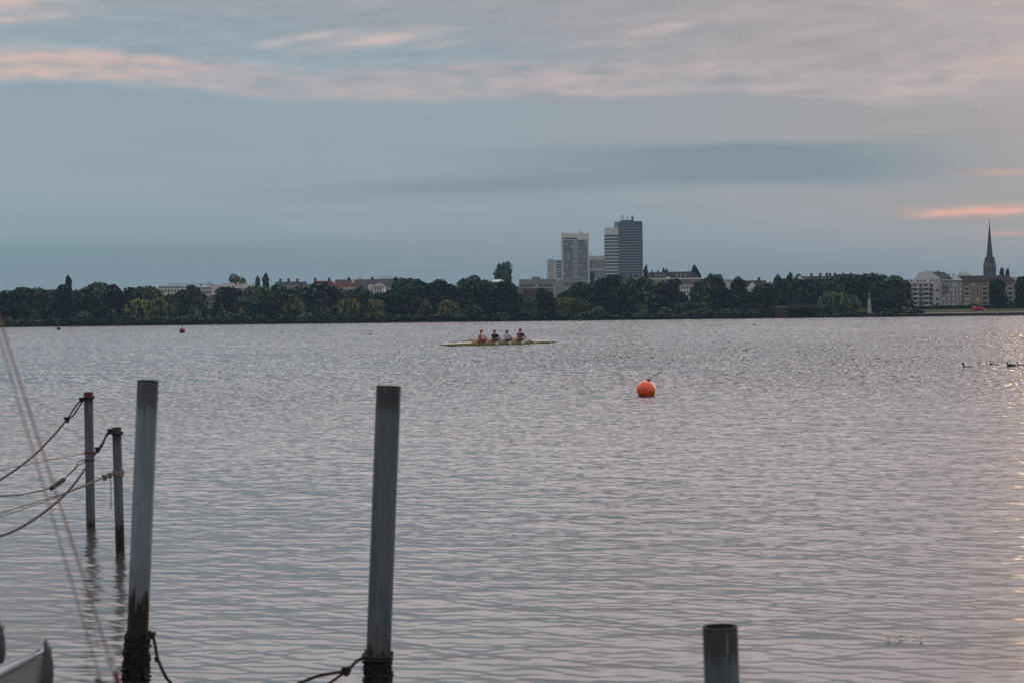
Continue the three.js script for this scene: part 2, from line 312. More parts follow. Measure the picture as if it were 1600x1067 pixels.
one('conifer', 'olive', 1008, 471, 16, 731, 'small_conifer', 'small pale conical tree at the waterside before dark oaks');
one('conifer', 'mid', 345, 473, 16, 732, 'small_conifer', 'small conical tree in front of the white villa');
one('wide', 'yellow', 376, 482, 13, 731, 'golden_shrub', 'small golden shrub near the white villa', 'shrub');
one('willow', 'mid', 1303, 454, 52, 731, 'weeping_willow', 'large weeping willow hanging beside the dark stone bridge');
one('willow', 'mid', 1328, 459, 32, 738, 'weeping_willow', 'smaller weeping willow between the large willow and the stone monument');
one('round', 'dark', 1560, 436, 30, 762, 'street_tree', 'dark round tree standing before the beige apartment block');
one('round', 'dark', 1600, 434, 30, 762, 'street_tree', 'dark tree before the pale building beyond the beige block');
one('poplar', 'dark', 1567, 418, 9, 1000, 'pointed_poplar', 'wider poplar of a pair beside the brick church tower');
one('poplar', 'dark', 1576, 420, 8, 1000, 'pointed_poplar', 'narrower poplar of a pair beside the brick church tower');
one('poplar', 'dark', 1010, 415, 8, 1010, 'pointed_poplar', 'small poplar at the foot of the dark banded tower');
one('poplar', 'dark', 1086, 415, 12, 985, 'pointed_poplar', 'poplar standing at the end of the dark mansard roof');
one('poplar', 'dark', 1093, 424, 9, 985, 'pointed_poplar', 'low poplar beside a taller one at the mansard roof');
one('poplar', 'dark', 1038, 419, 7, 985, 'pointed_poplar', 'thin dark tree before the chimneys of the mansard roof');
one('poplar', 'dark', 1043, 420, 7, 985, 'pointed_poplar', 'second thin dark tree before the chimneys of the mansard roof');
one('poplar', 'dark', 926, 424, 9, 1500, 'pointed_poplar', 'dark bushy tree before the finned office slab');
one('round', 'dark', 852, 452, 36, 748, 'dark_oak', 'dark oak before the grey building with brick red storeys');
one('conifer', 'green', 1580, 467, 11, 757, 'garden_conifer', 'green conical garden tree before the beige apartment block');
one('shrub', 'olive', 1518, 474, 7, 757, 'garden_shrub', 'small shrub beside the door of the beige apartment block', 'shrub');
one('wide', 'purple', 1568, 470, 10, 758, 'garden_shrub', 'reddish brown bush before the beige apartment block', 'shrub');
// the belt of trees along the shore: [x, top, width, leaf]
const kinds = { dark: ['dark_tree', 'dense dark green tree', 'dark trees of the lakeside belt'], green: ['green_tree', 'deep green broad tree', 'deep green trees of the lakeside belt'], mid: ['pale_green_tree', 'lighter grey green tree', 'lighter green trees of the lakeside belt'], blue: ['blue_green_tree', 'blue green tree', 'blue green trees of the lakeside belt'] };
const belt = [
  [-40, 452, 60, 'dark'], [8, 456, 62, 'dark'], [36, 450, 52, 'green'], [64, 451, 44, 'green'], [86, 454, 52, 'mid'], [98, 446, 30, 'dark'], [128, 451, 46, 'green'], [151, 443, 38, 'mid'], [160, 457, 42, 'green'], [134, 466, 40, 'dark'],
  [216, 449, 64, 'green'], [236, 452, 50, 'mid'], [262, 461, 34, 'mid'], [284, 454, 42, 'green'], [301, 447, 32, 'green'], [310, 466, 34, 'blue'], [361, 450, 54, 'dark'], [397, 449, 48, 'mid'], [386, 464, 44, 'blue'], [418, 466, 50, 'dark'], [440, 447, 58, 'green'], [486, 444, 70, 'blue'], [516, 449, 38, 'dark'],
  [532, 452, 42, 'mid'], [562, 450, 50, 'green'], [612, 461, 46, 'dark'], [642, 436, 62, 'green'], [682, 439, 52, 'dark'], [645, 458, 46, 'blue'], [694, 446, 50, 'dark'], [734, 433, 50, 'green'], [752, 441, 58, 'dark'], [722, 456, 46, 'dark'],
  [768, 440, 62, 'green'], [797, 459, 46, 'blue'], [792, 440, 46, 'dark'], [828, 465, 26, 'mid'], [906, 443, 42, 'green'], [922, 447, 38, 'green'], [950, 432, 58, 'dark'], [984, 438, 46, 'green'], [1012, 434, 46, 'mid'], [1046, 438, 46, 'dark'], [1043, 458, 44, 'dark'], [1000, 455, 50, 'dark'], [962, 455, 50, 'dark'], [1075, 474, 42, 'blue'], [1098, 439, 44, 'mid'],
  [1110, 430, 26, 'green'], [1124, 431, 22, 'dark'], [1127, 447, 32, 'dark'], [1155, 434, 28, 'dark'], [1150, 455, 52, 'green'], [1192, 447, 42, 'green'], [1178, 460, 40, 'dark'], [1216, 432, 22, 'green'], [1233, 429, 20, 'green'], [1214, 439, 52, 'dark'], [1246, 437, 52, 'dark'], [1274, 436, 50, 'green'], [1302, 433, 52, 'green'], [1330, 432, 50, 'dark'], [1352, 429, 44, 'green'], [1348, 449, 46, 'dark'], [1372, 446, 42, 'green'], [1240, 452, 50, 'dark'], [1270, 452, 46, 'dark'],
  [1374, 431, 34, 'green'], [1400, 432, 42, 'green'], [1414, 440, 24, 'dark'], [1396, 452, 46, 'green'], [1384, 463, 46, 'dark'], [1404, 464, 30, 'dark'],
];
const beltLabel = belt.map(([x, top, , leaf]) => sized(top) + kinds[leaf][1] + ' ' + near_(x));
belt.forEach(([x, top, w, leaf], i) => {                      // two of a kind at one landmark are told apart by their size
  const same = belt.map((b, j) => [b, j]).filter(([, j]) => beltLabel[j].replace(/^(wider|narrower|taller|lower) /, '') === beltLabel[i]);
  if (same.length === 2 && same[0][1] === i) { const [a, b] = same.map((s) => s[0]), byW = a[2] !== b[2], first = byW ? a[2] > b[2] : a[1] < b[1]; const names = byW ? ['wider ', 'narrower '] : ['taller ', 'lower ']; const t = beltLabel[i]; if (byW || a[1] !== b[1]) { beltLabel[same[0][1]] = names[first ? 0 : 1] + t; beltLabel[same[1][1]] = names[first ? 1 : 0] + t; } }
});
belt.forEach(([x, top, w, leaf], i) => { const k = kinds[leaf]; tree(i % 3 ? 'round' : 'wide', leaf, x, top, w * 1.12, 732 + (505 - top < 46 ? 8 : 24) + (i % 5) * 2.2, k[0], beltLabel[i], 'tree', k[2]); });
// a second rank behind it closes the wood
{
  const r = rng(91);
  for (let x = -60; x < 1420; x += 27) {
    if ((x > 800 && x < 880) || (x > 1055 && x < 1095) || (x > 312 && x < 352)) continue;
    const sky = [...belt].filter((b) => Math.abs(b[0] - x) < 32).map((b) => b[1]);
    const top = Math.max(452, (sky.length ? Math.min(...sky) : 450) + 7) + r() * 5;
    tree('wide', 'dark', x + r() * 10, top, 52 + r() * 14, 776 + r() * 18, 'background_tree', 'dark rear rank tree half hidden ' + near_(x), 'tree', 'rear rank of the lakeside trees');
  }
}
// waterside shrubs
{
  const r = rng(313);
  const named = [[54, 485, 15, 'olive'], [130, 487, 30, 'blue'], [200, 487, 36, 'green'], [175, 484, 20, 'mid'], [355, 486, 24, 'mid'], [505, 488, 46, 'green'], [740, 479, 38, 'blue'], [935, 480, 30, 'mid'], [1043, 480, 32, 'blue'], [475, 487, 34, 'mid'], [1390, 483, 22, 'blue'], [1418, 489, 26, 'green'], [305, 484, 24, 'mid'], [620, 492, 24, 'green'], [1115, 487, 26, 'dark']];
  const lab = (leaf) => ({ olive: 'yellowish waterside shrub', green: 'deep green waterside shrub', mid: 'grey green waterside shrub', blue: 'blue green waterside shrub', dark: 'very dark waterside shrub' })[leaf];
  for (const [x, top, w, leaf] of named) tree('shrub', leaf, x, top, w, 727, 'shore_shrub', lab(leaf) + ' ' + near_(x), 'shrub', leaf + ' shrubs along the far shore');
  for (let x = -60; x < 1430; x += 11) {
    if (x > 1212 && x < 1284) continue;
    const leaf = ['green', 'mid', 'dark', 'blue', 'olive'][Math.floor(r() * 4.3)], wl = 511.4 - 0.0115 * x;
    tree('shrub', leaf, x + r() * 8, wl - 6 - r() * 10, 20 + r() * 16, 722.6 + r() * 3, 'shore_shrub', lab(leaf) + ' ' + near_(x), 'shrub', leaf + ' shrubs along the far shore');
  }
}
// ------------------------------------------------------------------ buildings
const noiseTex = (() => {
  const S = 128, d = new Uint8Array(S * S * 4);
  for (let j = 0; j < S; j++) for (let i = 0; i < S; i++) { const v = 228 + 34 * fbm(i / 18, j / 18, 6, 4) + 16 * noise(i / 2.5, j / 14, 3), o = (j * S + i) * 4; d[o] = clamp(v + 3, 0, 255); d[o + 1] = clamp(v, 0, 255); d[o + 2] = clamp(v - 4, 0, 255); d[o + 3] = 255; }
  const t = new THREE.DataTexture(d, S, S); t.wrapS = t.wrapT = THREE.RepeatWrapping; t.magFilter = THREE.LinearFilter; t.colorSpace = THREE.SRGBColorSpace; t.needsUpdate = true; return t;
})();
const wall = (r, g, b) => { const m = new THREE.MeshPhysicalMaterial({ roughness: 0.9, specularIntensity: 0.4, map: noiseTex, side: THREE.DoubleSide }); m.color.setRGB(r, g, b); return m; };
const M = {
  white: wall(0.80, 0.81, 0.81), pale: wall(0.60, 0.62, 0.63), grey: wall(0.30, 0.32, 0.34), beige: wall(0.40, 0.33, 0.25), brick: wall(0.13, 0.075, 0.06), slate: wall(0.045, 0.052, 0.062), redroof: wall(0.13, 0.04, 0.03), brownroof: wall(0.034, 0.024, 0.028),
  darkTower: wall(0.035, 0.045, 0.065), church: wall(0.062, 0.038, 0.036), copper: wall(0.16, 0.30, 0.26), zinc: wall(0.34, 0.38, 0.40), stone: wall(0.48, 0.47, 0.44), quay: wall(0.055, 0.045, 0.05), rail: mat([0.07, 0.075, 0.08], 0.5), darkgreen: wall(0.07, 0.10, 0.095), cream: wall(0.58, 0.52, 0.44),
};
const glass = new THREE.MeshStandardMaterial({ color: new THREE.Color().setRGB(0.03, 0.035, 0.045), roughness: 0.22, side: THREE.DoubleSide });
const blind = mat([0.45, 0.46, 0.46], 0.8);
const frameM = mat([0.62, 0.63, 0.63], 0.6);
function roofPrism(x0, x1, y0, y1, z0, z1, inset = 0, ridgeT = 0.5) {       // ridge along x, hipped by inset; front is z0
  const zm = mix(z0, z1, ridgeT);
  return soup([x0, y0, z0, x1, y0, z0, x1, y0, z1, x0, y0, z1, x0 + inset, y1, zm, x1 - inset, y1, zm], [0, 1, 5, 0, 5, 4, 2, 3, 4, 2, 4, 5, 3, 0, 4, 1, 2, 5, 0, 2, 1, 0, 3, 2]);
}
function gablePrism(x0, x1, y0, y1, z0, z1) { const xm = (x0 + x1) / 2; return soup([x0, y0, z0, x1, y0, z0, xm, y1, z0, x0, y0, z1, x1, y0, z1, xm, y1, z1], [0, 1, 2, 3, 5, 4, 0, 2, 5, 0, 5, 3, 1, 4, 5, 1, 5, 2, 0, 3, 4, 0, 4, 1]); }
// local frame of a building: origin on the ground at its middle, x in metres from pixel columns, y from pixel rows
function plot(name, label, x0, x1, dist, category = 'building', group) {
  const c = at((x0 + x1) / 2, 497, dist), gy = landY(c.x, c.z) - 0.4;
  const g = thing(name, label, category, [c.x, gy, c.z], group);
  g.X = (px) => (px - (x0 + x1) / 2) * dist / F;
  g.Y = (py, px = (x0 + x1) / 2) => at(px, py, dist).y - gy;
  return g;
}
const winCache = new Map();
function windowAt(g, x0, x1, y0, y1, z, withFrame, m = glass) {
  const w = x1 - x0, h = y1 - y0, key = w.toFixed(2) + h.toFixed(2) + withFrame;
  if (!winCache.has(key)) winCache.set(key, [new THREE.BoxGeometry(w, h, 0.08), withFrame ? merged([box(-w / 2 - 0.1, w / 2 + 0.1, h / 2, h / 2 + 0.12, -0.05, 0.12), box(-w / 2 - 0.15, w / 2 + 0.15, -h / 2 - 0.14, -h / 2, -0.05, 0.2), box(-w / 2 - 0.1, -w / 2, -h / 2, h / 2, -0.05, 0.12), box(w / 2, w / 2 + 0.1, -h / 2, h / 2, -0.05, 0.12)]) : null]);
  const [pg, fg] = winCache.get(key);
  if (!withFrame) { const p = part('window', pg, m, g); p.position.set((x0 + x1) / 2, (y0 + y1) / 2, z + 0.02); return p; }
  const f = part('window', fg, frameM, g); f.position.set((x0 + x1) / 2, (y0 + y1) / 2, z + 0.02); part('pane', pg, m, f); return f;
}
function houseBox(name, label, x0, x1, eaves, dist, depth, wallM, opt = {}) {
  const g = plot(name, label, x0, x1, dist, opt.category ?? 'building', opt.group), X0 = g.X(x0), X1 = g.X(x1), E = g.Y(eaves);
  part('wall', box(X0, X1, 0, E, 0, -depth), wallM, g);
  if (opt.roof) {
    const R = g.Y(opt.roofTop), ov = 0.4, yb = E + 0.02;
    const geo = opt.roof === 'gable' ? roofPrism(X0 - ov, X1 + ov, yb, R, ov, -depth - ov) : opt.roof === 'hip' ? roofPrism(X0 - ov, X1 + ov, yb, R, ov, -depth - ov, Math.min((X1 - X0) * 0.3, depth * 0.45)) : opt.roof === 'front' ? gablePrism(X0 - ov, X1 + ov, yb, R, ov, -depth - ov) : merged([box(X0 + 0.3, X1 - 0.3, yb, R, -0.8, -depth + 0.5)]);
    const rf = part('roof', geo, opt.roofM ?? M.slate, g);
    if (opt.roof === 'front') part('gable_wall', gablePrism(X0, X1, E + 0.03, R - 0.6, ov + 0.05, 0.2), wallM, g);
    for (const c of opt.chimneys ?? []) part('chimney', box(g.X(c) - 0.6, g.X(c) + 0.6, E, R + (opt.chimneyUp ?? 1.5), -depth * 0.45, -depth * 0.45 - 1.2), opt.chimneyM ?? M.brick, rf);
  }
  if (opt.windows) {
    const r = rng(Math.round(x0 * 7 + dist));
    for (const [wx0, wx1, n, wy0, wy1, rows, fill = 0.55, hf = 0.6] of opt.windows) for (let j = 0; j < rows; j++) for (let i = 0; i < n; i++) {
      const A = g.X(wx0), B = g.X(wx1), T = g.Y(wy0), U = g.Y(wy1), cw = (B - A) / n, ch = (T - U) / rows, cx = A + cw * (i + 0.5), cy = T - ch * (j + 0.5);
      windowAt(g, cx - cw * fill / 2, cx + cw * fill / 2, cy - ch * hf / 2, cy + ch * hf / 2, 0.02, opt.frames, r() < (opt.blinds ?? 0.12) ? blind : glass);
    }
  }
  return g;
}
// roofs and walls that show above and between the trees, left to right
houseBox('white_house', 'small white house roof peeping out between trees beside the columnar poplar', 137, 152, 460, 815, 9, M.white, { roof: 'hip', roofTop: 454, roofM: M.zinc });
houseBox('white_flats', 'long low white block of flats with a flat roof beyond the willows', 246, 286, 451, 900, 14, M.white, { roof: 'flat', roofTop: 447.5, roofM: M.grey, windows: [[247, 285, 8, 452, 458, 1, 0.5, 0.7]], blinds: 0 });
houseBox('grey_flats', 'grey flat topped block between the white flats and the villa', 306, 332, 453, 910, 12, M.pale, { roof: 'flat', roofTop: 449, roofM: M.grey, windows: [[309, 330, 5, 454, 460, 1]] });
{
  const g = houseBox('pale_terrace', 'pale terrace of flats with stepped white roof storeys beside two pointed poplars', 332, 399, 449, 890, 14, M.white, { windows: [[334, 397, 13, 450, 459, 2, 0.55, 0.6]] });
  for (const [a, b, t] of [[334, 345, 445], [346, 362, 442.5], [363, 376, 444.5], [377, 388, 443.5], [389, 398, 445.5]]) part('roof_storey', box(g.X(a), g.X(b), g.Y(449) + 0.02, g.Y(t), -1, -11), t < 444 ? M.white : M.pale, g);
  for (const c of [350, 370, 383, 396]) part('chimney', box(g.X(c) - 0.5, g.X(c) + 0.5, g.Y(446), g.Y(441.5), -4, -5), M.pale, g);
}
{
  const g = houseBox('white_villa', 'white villa with dark mansard roof and tall windows seen through the trees', 318, 345, 472, 770, 12, M.white, { roof: 'hip', roofTop: 461, roofM: M.slate, frames: true, windows: [[320, 343, 6, 472.5, 478, 1, 0.5, 0.85], [320, 343, 5, 480, 488, 1, 0.5, 0.75]], blinds: 0 });
  part('terrace', box(g.X(315), g.X(338), 0, g.Y(491), 0.1, 5), M.white, g);
  for (const x of [320, 326, 332, 338, 343]) part('column', new THREE.CylinderGeometry(0.3, 0.35, g.Y(479) - g.Y(491), 10).translate(g.X(x), (g.Y(479) + g.Y(491)) / 2, 2.2), M.white, g);
  part('cornice', box(g.X(317.5), g.X(345.5), g.Y(472.6), g.Y(471.5), 0.6, 0.01), M.white, g);
}
houseBox('garden_house', 'small white garden house beside the golden shrub', 361, 369, 483, 765, 6, M.white, { roof: 'front', roofTop: 478, roofM: M.slate });
houseBox('grey_roofed_row', 'row of low grey roofed houses right of the pointed poplars', 430, 476, 446, 930, 12, M.pale, { roof: 'gable', roofTop: 440, roofM: M.slate, chimneys: [436, 449, 463], windows: [[432, 474, 9, 447, 452, 1]] });
houseBox('red_roofed_house', 'big house with red tiled roof under a dark ridge', 475, 531, 455, 900, 18, M.white, { roof: 'hip', roofTop: 438.5, roofM: M.redroof, chimneys: [490, 512], windows: [[478, 528, 9, 456, 464, 1]] });
houseBox('red_roofed_wing', 'white walled wing with a lower red roof before the long slate roof', 527, 553, 449, 865, 12, M.white, { roof: 'gable', roofTop: 441.5, roofM: M.redroof, chimneys: [550], chimneyM: M.white, windows: [[528, 552, 5, 450, 458, 1]] });
houseBox('slate_hall', 'long hall under a dark slate roof with three small chimneys', 523, 622, 447, 930, 22, M.grey, { roof: 'gable', roofTop: 436, roofM: M.slate, chimneys: [543, 580, 617], chimneyUp: 1.2, chimneyM: M.slate });
houseBox('white_gabled_house', 'white gabled house in front of the long slate roof', 582, 600, 448, 840, 14, M.white, { roof: 'front', roofTop: 441.5, roofM: M.zinc, windows: [[585, 597, 3, 449, 458, 2, 0.5, 0.55]], frames: true });
houseBox('white_annexe', 'narrow white annexe beside the white gabled house', 575.5, 581, 446, 845, 10, M.white, { roof: 'flat', roofTop: 444.5, roofM: M.pale });
{
  const g = plot('domed_hall', 'pale shallow dome rising behind the long slate roof', 583, 628, 1500);
  const R = g.X(628), y0 = g.Y(438), y1 = g.Y(430), pts = [];
  for (let i = 0; i <= 14; i++) { const t = i / 14; pts.push(new THREE.Vector2(Math.max(0.01, R * (1 - t)), y0 + (y1 - y0) * (1 - Math.pow(1 - t, 1.7)))); }
  part('dome', new THREE.LatheGeometry(pts, 36), M.zinc, g); part('drum', new THREE.CylinderGeometry(R * 0.98, R * 0.98, y0, 36).translate(0, y0 / 2 - 0.05, 0), M.white, g);
  part('lantern', new THREE.ConeGeometry(3, g.Y(431) - g.Y(437), 6).translate(g.X(563.5), g.Y(434), 0), M.zinc, g);
}
houseBox('pink_gabled_house', 'small pinkish gabled roof among trees left of the tall round tree', 733, 746, 441, 860, 8, M.pale, { roof: 'gable', roofTop: 435, roofM: M.brick });
houseBox('white_roofed_house', 'low white roof under the tall lone round tree', 768, 789, 441, 880, 10, M.white, { roof: 'hip', roofTop: 436.5, roofM: M.white });
{
  const g = houseBox('grey_office_block', 'grey stepped office block with brick red storeys beside the silver roof', 811, 871, 443, 900, 18, M.grey, { roof: 'flat', roofTop: 436.5, roofM: M.grey, windows: [[814, 868, 12, 444, 449, 1, 0.65, 0.6]], blinds: 0.2 });
  part('brick_storey', box(g.X(818), g.X(840), 0, g.Y(452), 0.02, 2), M.brick, g);
  for (let j = 0; j < 2; j++) for (let i = 0; i < 4; i++) windowAt(g, g.X(820 + i * 5), g.X(823 + i * 5), g.Y(458 + j * 6), g.Y(454 + j * 6), 2.04, false);
  part('balcony_slab', box(g.X(812), g.X(870), g.Y(450.6), g.Y(449.8), 0.02, 1.2), M.pale, g); part('plant_room', box(g.X(832), g.X(846), g.Y(436.4), g.Y(432.5), -3, -9), M.grey, g);
  for (const x of [849, 855, 861]) part('roof_vent', box(g.X(x), g.X(x + 1.6), g.Y(436.4), g.Y(433.5), -3, -4.5), M.zinc, g);
}
{
  const g = plot('barrel_roofed_building', 'silver building with rounded glass ends and barrel roof behind golden trees', 867, 919, 840);
  const sh = new THREE.Shape(), A = g.X(867), B = g.X(919), T = g.Y(438), S = g.Y(450);
  sh.moveTo(A, 0); sh.lineTo(A, S); sh.bezierCurveTo(A, T - 0.8, A + 1.2, T, A + 4, T); sh.lineTo(B - 5, T); sh.bezierCurveTo(B - 2, T, B, T - 1.5, B, S); sh.lineTo(B, 0);
  part('shell', new THREE.ExtrudeGeometry(sh, { depth: 16, bevelEnabled: false, curveSegments: 8 }).translate(0, 0, -16), M.zinc, g);
  for (let i = 0; i < 9; i++) windowAt(g, g.X(882 + i * 2.6), g.X(884 + i * 2.6), g.Y(446.5), g.Y(442), 0.02, false);
  for (let i = 0; i < 6; i++) part('rib', tube([V(A + 0.1 + i * 1.2, 0.2, 0.1), V(A + 0.15 + i * 1.25, S, 0.1), V(A + 1.2 + i * 1.4, T - 1.2, 0.1)], 0.09, 10, 5), M.white, g);
  part('parapet', box(g.X(876), g.X(912), T, g.Y(437), -1, -12), M.grey, g);
}
// the cluster of high-rise blocks
{
  const D = 1900;
  const g1 = plot('white_office_block', 'low white office block with five dark window rows beside the scaffolded tower', 856, 879, D);
  part('wall', box(g1.X(856), g1.X(879), 0, g1.Y(406.5), 0, -18), M.pale, g1);
  for (let i = 0; i < 6; i++) { windowAt(g1, g1.X(870.5), g1.X(878.3), g1.Y(410.8 + i * 4.6), g1.Y(408 + i * 4.6), 0.1, false); windowAt(g1, g1.X(858), g1.X(866), g1.Y(410.4 + i * 4.6), g1.Y(409.6 + i * 4.6), 0.1, false); }
  part('roof_plant', box(g1.X(859), g1.X(866), g1.Y(406.5), g1.Y(405), -3, -9), M.grey, g1);

  const g2 = plot('white_topped_tower', 'tower with white top storeys, corner masts and rows of small dark windows', 880, 921.5, D);
  part('wall', box(g2.X(881), g2.X(920), 0, g2.Y(375), 0, -26), M.grey, g2);
  part('top_storeys', box(g2.X(881), g2.X(920), g2.Y(375) + 0.02, g2.Y(365), 0.15, -26), M.white, g2);
  part('vent_band', box(g2.X(882), g2.X(903), g2.Y(374), g2.Y(371.8), 0.17, 0.4), M.slate, g2);
  for (const x of [880, 921]) { part('corner_mast', box(g2.X(x) - 0.45, g2.X(x) + 0.45, 0, g2.Y(361.5), 0.6, -0.6), M.white, g2); part('corner_mast', box(g2.X(x) - 0.45, g2.X(x) + 0.45, 0, g2.Y(361.5), -25.4, -26.6), M.white, g2); }
  const r = rng(8);
  for (let j = 0; j < 15; j++) {
    const t = 376 + j * 3.85;
    for (const x of [882.6, 885.4, 888.2, 891, 893.8, 904.8, 907.6, 910.4, 913.2, 916]) windowAt(g2, g2.X(x), g2.X(x + 2.0), g2.Y(t + 2.6), g2.Y(t + 0.3), 0.1, false, r() < 0.08 ? blind : glass);
    part('spandrel', box(g2.X(881.5), g2.X(919.5), g2.Y(t + 3.6), g2.Y(t + 3.0), 0.05, 0.3), M.pale, g2);
    if (j % 2 === 0) part('stair_panel', box(g2.X(896.4), g2.X(904), g2.Y(t + 2.4), g2.Y(t + 1.2), 0.05, 0.25), M.pale, g2);
  }
  for (const [x, y] of [[909, 361], [911, 360.5], [889, 363], [900, 362.5]]) part('antenna', bar(V(g2.X(x), g2.Y(365), -6), V(g2.X(x), g2.Y(y), -6), 0.35, 6), M.rail, g2);

  const g3 = plot('finned_office_slab', 'pale office slab with vertical fins between the two towers', 921.5, 947, D);
  part('wall', box(g3.X(921.8), g3.X(946.7), 0, g3.Y(400), -3, -22), M.pale, g3);
  for (const [y0, y1] of [[406, 420], [422.5, 436]]) for (let i = 0; i < 11; i++) windowAt(g3, g3.X(922.6 + i * 2.2), g3.X(923.9 + i * 2.2), g3.Y(y1), g3.Y(y0), -2.9, false);
  part('antenna', bar(V(g3.X(924.5), g3.Y(400), -8), V(g3.X(924.5), g3.Y(394), -8), 0.3, 6), M.rail, g3);

  const g4 = plot('pale_banded_tower', 'pale tower with white balustrade bands attached to the dark tower', 947, 968.5, D);
  part('glazing', box(g4.X(947.4), g4.X(968.2), 0, g4.Y(367), -2, -24), M.darkgreen, g4);
  part('top_storeys', box(g4.X(947), g4.X(968.2), g4.Y(367) + 0.02, g4.Y(356), -1.6, -24.2), M.white, g4);
  for (let j = 0; j < 14; j++) {
    const y = 371.2 + j * 5.15;
    part('balustrade', box(g4.X(947), g4.X(968.2), g4.Y(y + 0.9), g4.Y(y - 0.8), -1.2, -24.1), M.white, g4);
    for (let i = 0; i < 6; i++) part('mullion', box(g4.X(950 + i * 2.9), g4.X(950.5 + i * 2.9), g4.Y(y - 0.9), g4.Y(y - 4.1), -1.98, -1.8), M.grey, g4);
  }
  for (let j = 0; j < 3; j++) part('sign_scaffold', box(g4.X(962.3), g4.X(967), g4.Y(349 + j * 3), g4.Y(347 + j * 3), -6, -7.5), M.rail, g4);
  for (const x of [962.5, 966.8]) part('scaffold_post', bar(V(g4.X(x), g4.Y(356), -6.7), V(g4.X(x), g4.Y(345.5), -6.7), 0.35, 6), M.rail, g4);
  for (const x of [951, 954, 957.5]) part('antenna', bar(V(g4.X(x), g4.Y(356), -6), V(g4.X(x), g4.Y(353.6), -6), 0.35, 6), M.pale, g4);

  const g5 = plot('dark_banded_tower', 'tallest dark tower with thin white bands and a dark blue top', 968.5, 1006, D);
  part('glazing', box(g5.X(968.6), g5.X(1005.6), 0, g5.Y(355.5), 0, -28), M.darkTower, g5);
  part('top_storeys', box(g5.X(968.6), g5.X(1005.6), g5.Y(355.5) + 0.02, g5.Y(346), 0.4, -28.2), mat([0.03, 0.05, 0.10], 0.5), g5);
  part('roof_plant', box(g5.X(974), g5.X(992.5), g5.Y(346) + 0.02, g5.Y(343.8), -5, -18), M.slate, g5);
  const band = wall(0.40, 0.44, 0.48);
  for (let j = 0; j < 19; j++) { const y = 356.6 + j * 4.28; part('spandrel', box(g5.X(968.5), g5.X(1005.8), g5.Y(y + 0.45), g5.Y(y - 0.5), 0.35, -28.1), band, g5); }
  for (const [x, y, w] of [[973.8, 336, 0.4], [976.6, 335.5, 0.35], [983.5, 336, 0.3], [991, 337.5, 1.3], [992.4, 335, 0.3], [980, 341.5, 0.3]]) part('antenna', bar(V(g5.X(x), g5.Y(346), -9), V(g5.X(x), g5.Y(y), -9), w, 6), M.rail, g5);
}
houseBox('turreted_house', 'cream house with a slate turret at the foot of the dark tower', 968, 981, 440, 960, 12, M.cream, { roof: 'hip', roofTop: 427, roofM: M.slate });
houseBox('cream_gabled_house', 'cream house with a stepped gable beside the slate turret', 986, 1001, 441, 955, 12, M.cream, { roof: 'front', roofTop: 432, roofM: M.brick, chimneys: [988, 996] });
{
  const g = houseBox('mansard_block', 'long cream block under a dark mansard roof with dormers and chimneys', 1017, 1097, 436, 950, 16, M.cream, { frames: true, windows: [[1058, 1078, 5, 438, 446, 1, 0.45, 0.7]], blinds: 0.1 });
  part('roof', soup([g.X(1015), g.Y(435.5), 1, g.X(1097), g.Y(435.5), 1, g.X(1097), g.Y(435.5), -17, g.X(1015), g.Y(435.5), -17, g.X(1017), g.Y(425), -3, g.X(1083), g.Y(424.5), -3, g.X(1083), g.Y(424.5), -13, g.X(1017), g.Y(425), -13], [0, 1, 5, 0, 5, 4, 1, 2, 6, 1, 6, 5, 2, 3, 7, 2, 7, 6, 3, 0, 4, 3, 4, 7, 4, 5, 6, 4, 6, 7]), M.slate, g);
  part('cornice', box(g.X(1016), g.X(1097.5), g.Y(436.8), g.Y(434.8), 1.4, 0.02), M.white, g);
  part('pediment', gablePrism(g.X(1037), g.X(1052), g.Y(436.5), g.Y(431.5), 1.6, 0.5), M.white, g);
  for (const x of [1025, 1031, 1037, 1058, 1064, 1071]) { const d = part('dormer', box(g.X(x), g.X(x + 2.6), g.Y(433.5), g.Y(428.5), 0.6, -3), M.pale, g); part('pane', box(g.X(x + 0.5), g.X(x + 2.1), g.Y(432.5), g.Y(429.3), 0.61, 0.68), glass, d); }
  for (const x of [1020, 1030, 1044]) part('chimney', box(g.X(x), g.X(x + 1.8), g.Y(425.5), g.Y(422), -5, -7), M.brick, g);
}
{
  const g = houseBox('white_corner_house', 'tall white corner house with dark windows and mansard between trees', 1060, 1087, 446, 905, 12, M.white, { roof: 'hip', roofTop: 437, roofM: M.slate, frames: true, windows: [[1064, 1086, 5, 447, 473, 4, 0.42, 0.6]], blinds: 0.05 });
  part('cornice', box(g.X(1059.5), g.X(1087.5), g.Y(446.8), g.Y(445.6), 0.7, 0.02), M.white, g);
}
houseBox('white_gable', 'small steep white gable between dark trees right of the pale green tree', 1115, 1126, 451, 830, 12, M.white, { roof: 'front', roofTop: 440.5, roofM: M.slate });
houseBox('grey_long_roof', 'low grey flat roof behind the dark round tree', 1130, 1166, 441, 900, 12, M.pale, { roof: 'flat', roofTop: 437, roofM: M.zinc });
{
  const g = houseBox('brown_roofed_house', 'white house with brown roof, gable front and chimney among the trees', 1168, 1200, 449, 830, 14, M.white, { roof: 'gable', roofTop: 438, roofM: M.brownroof, chimneys: [1190], windows: [[1186, 1199, 4, 450, 457, 1]] });
  part('gable_front', merged([box(g.X(1169), g.X(1183), 0, g.Y(450), 0.5, 2.5), gablePrism(g.X(1169), g.X(1183), g.Y(450), g.Y(441.5), 2.5, 0.5)]), M.white, g);
}
houseBox('white_attic_house', 'small house with steep slate roof and white gable above the wood', 1245, 1257, 437, 900, 10, M.white, { roof: 'front', roofTop: 428, roofM: M.slate });
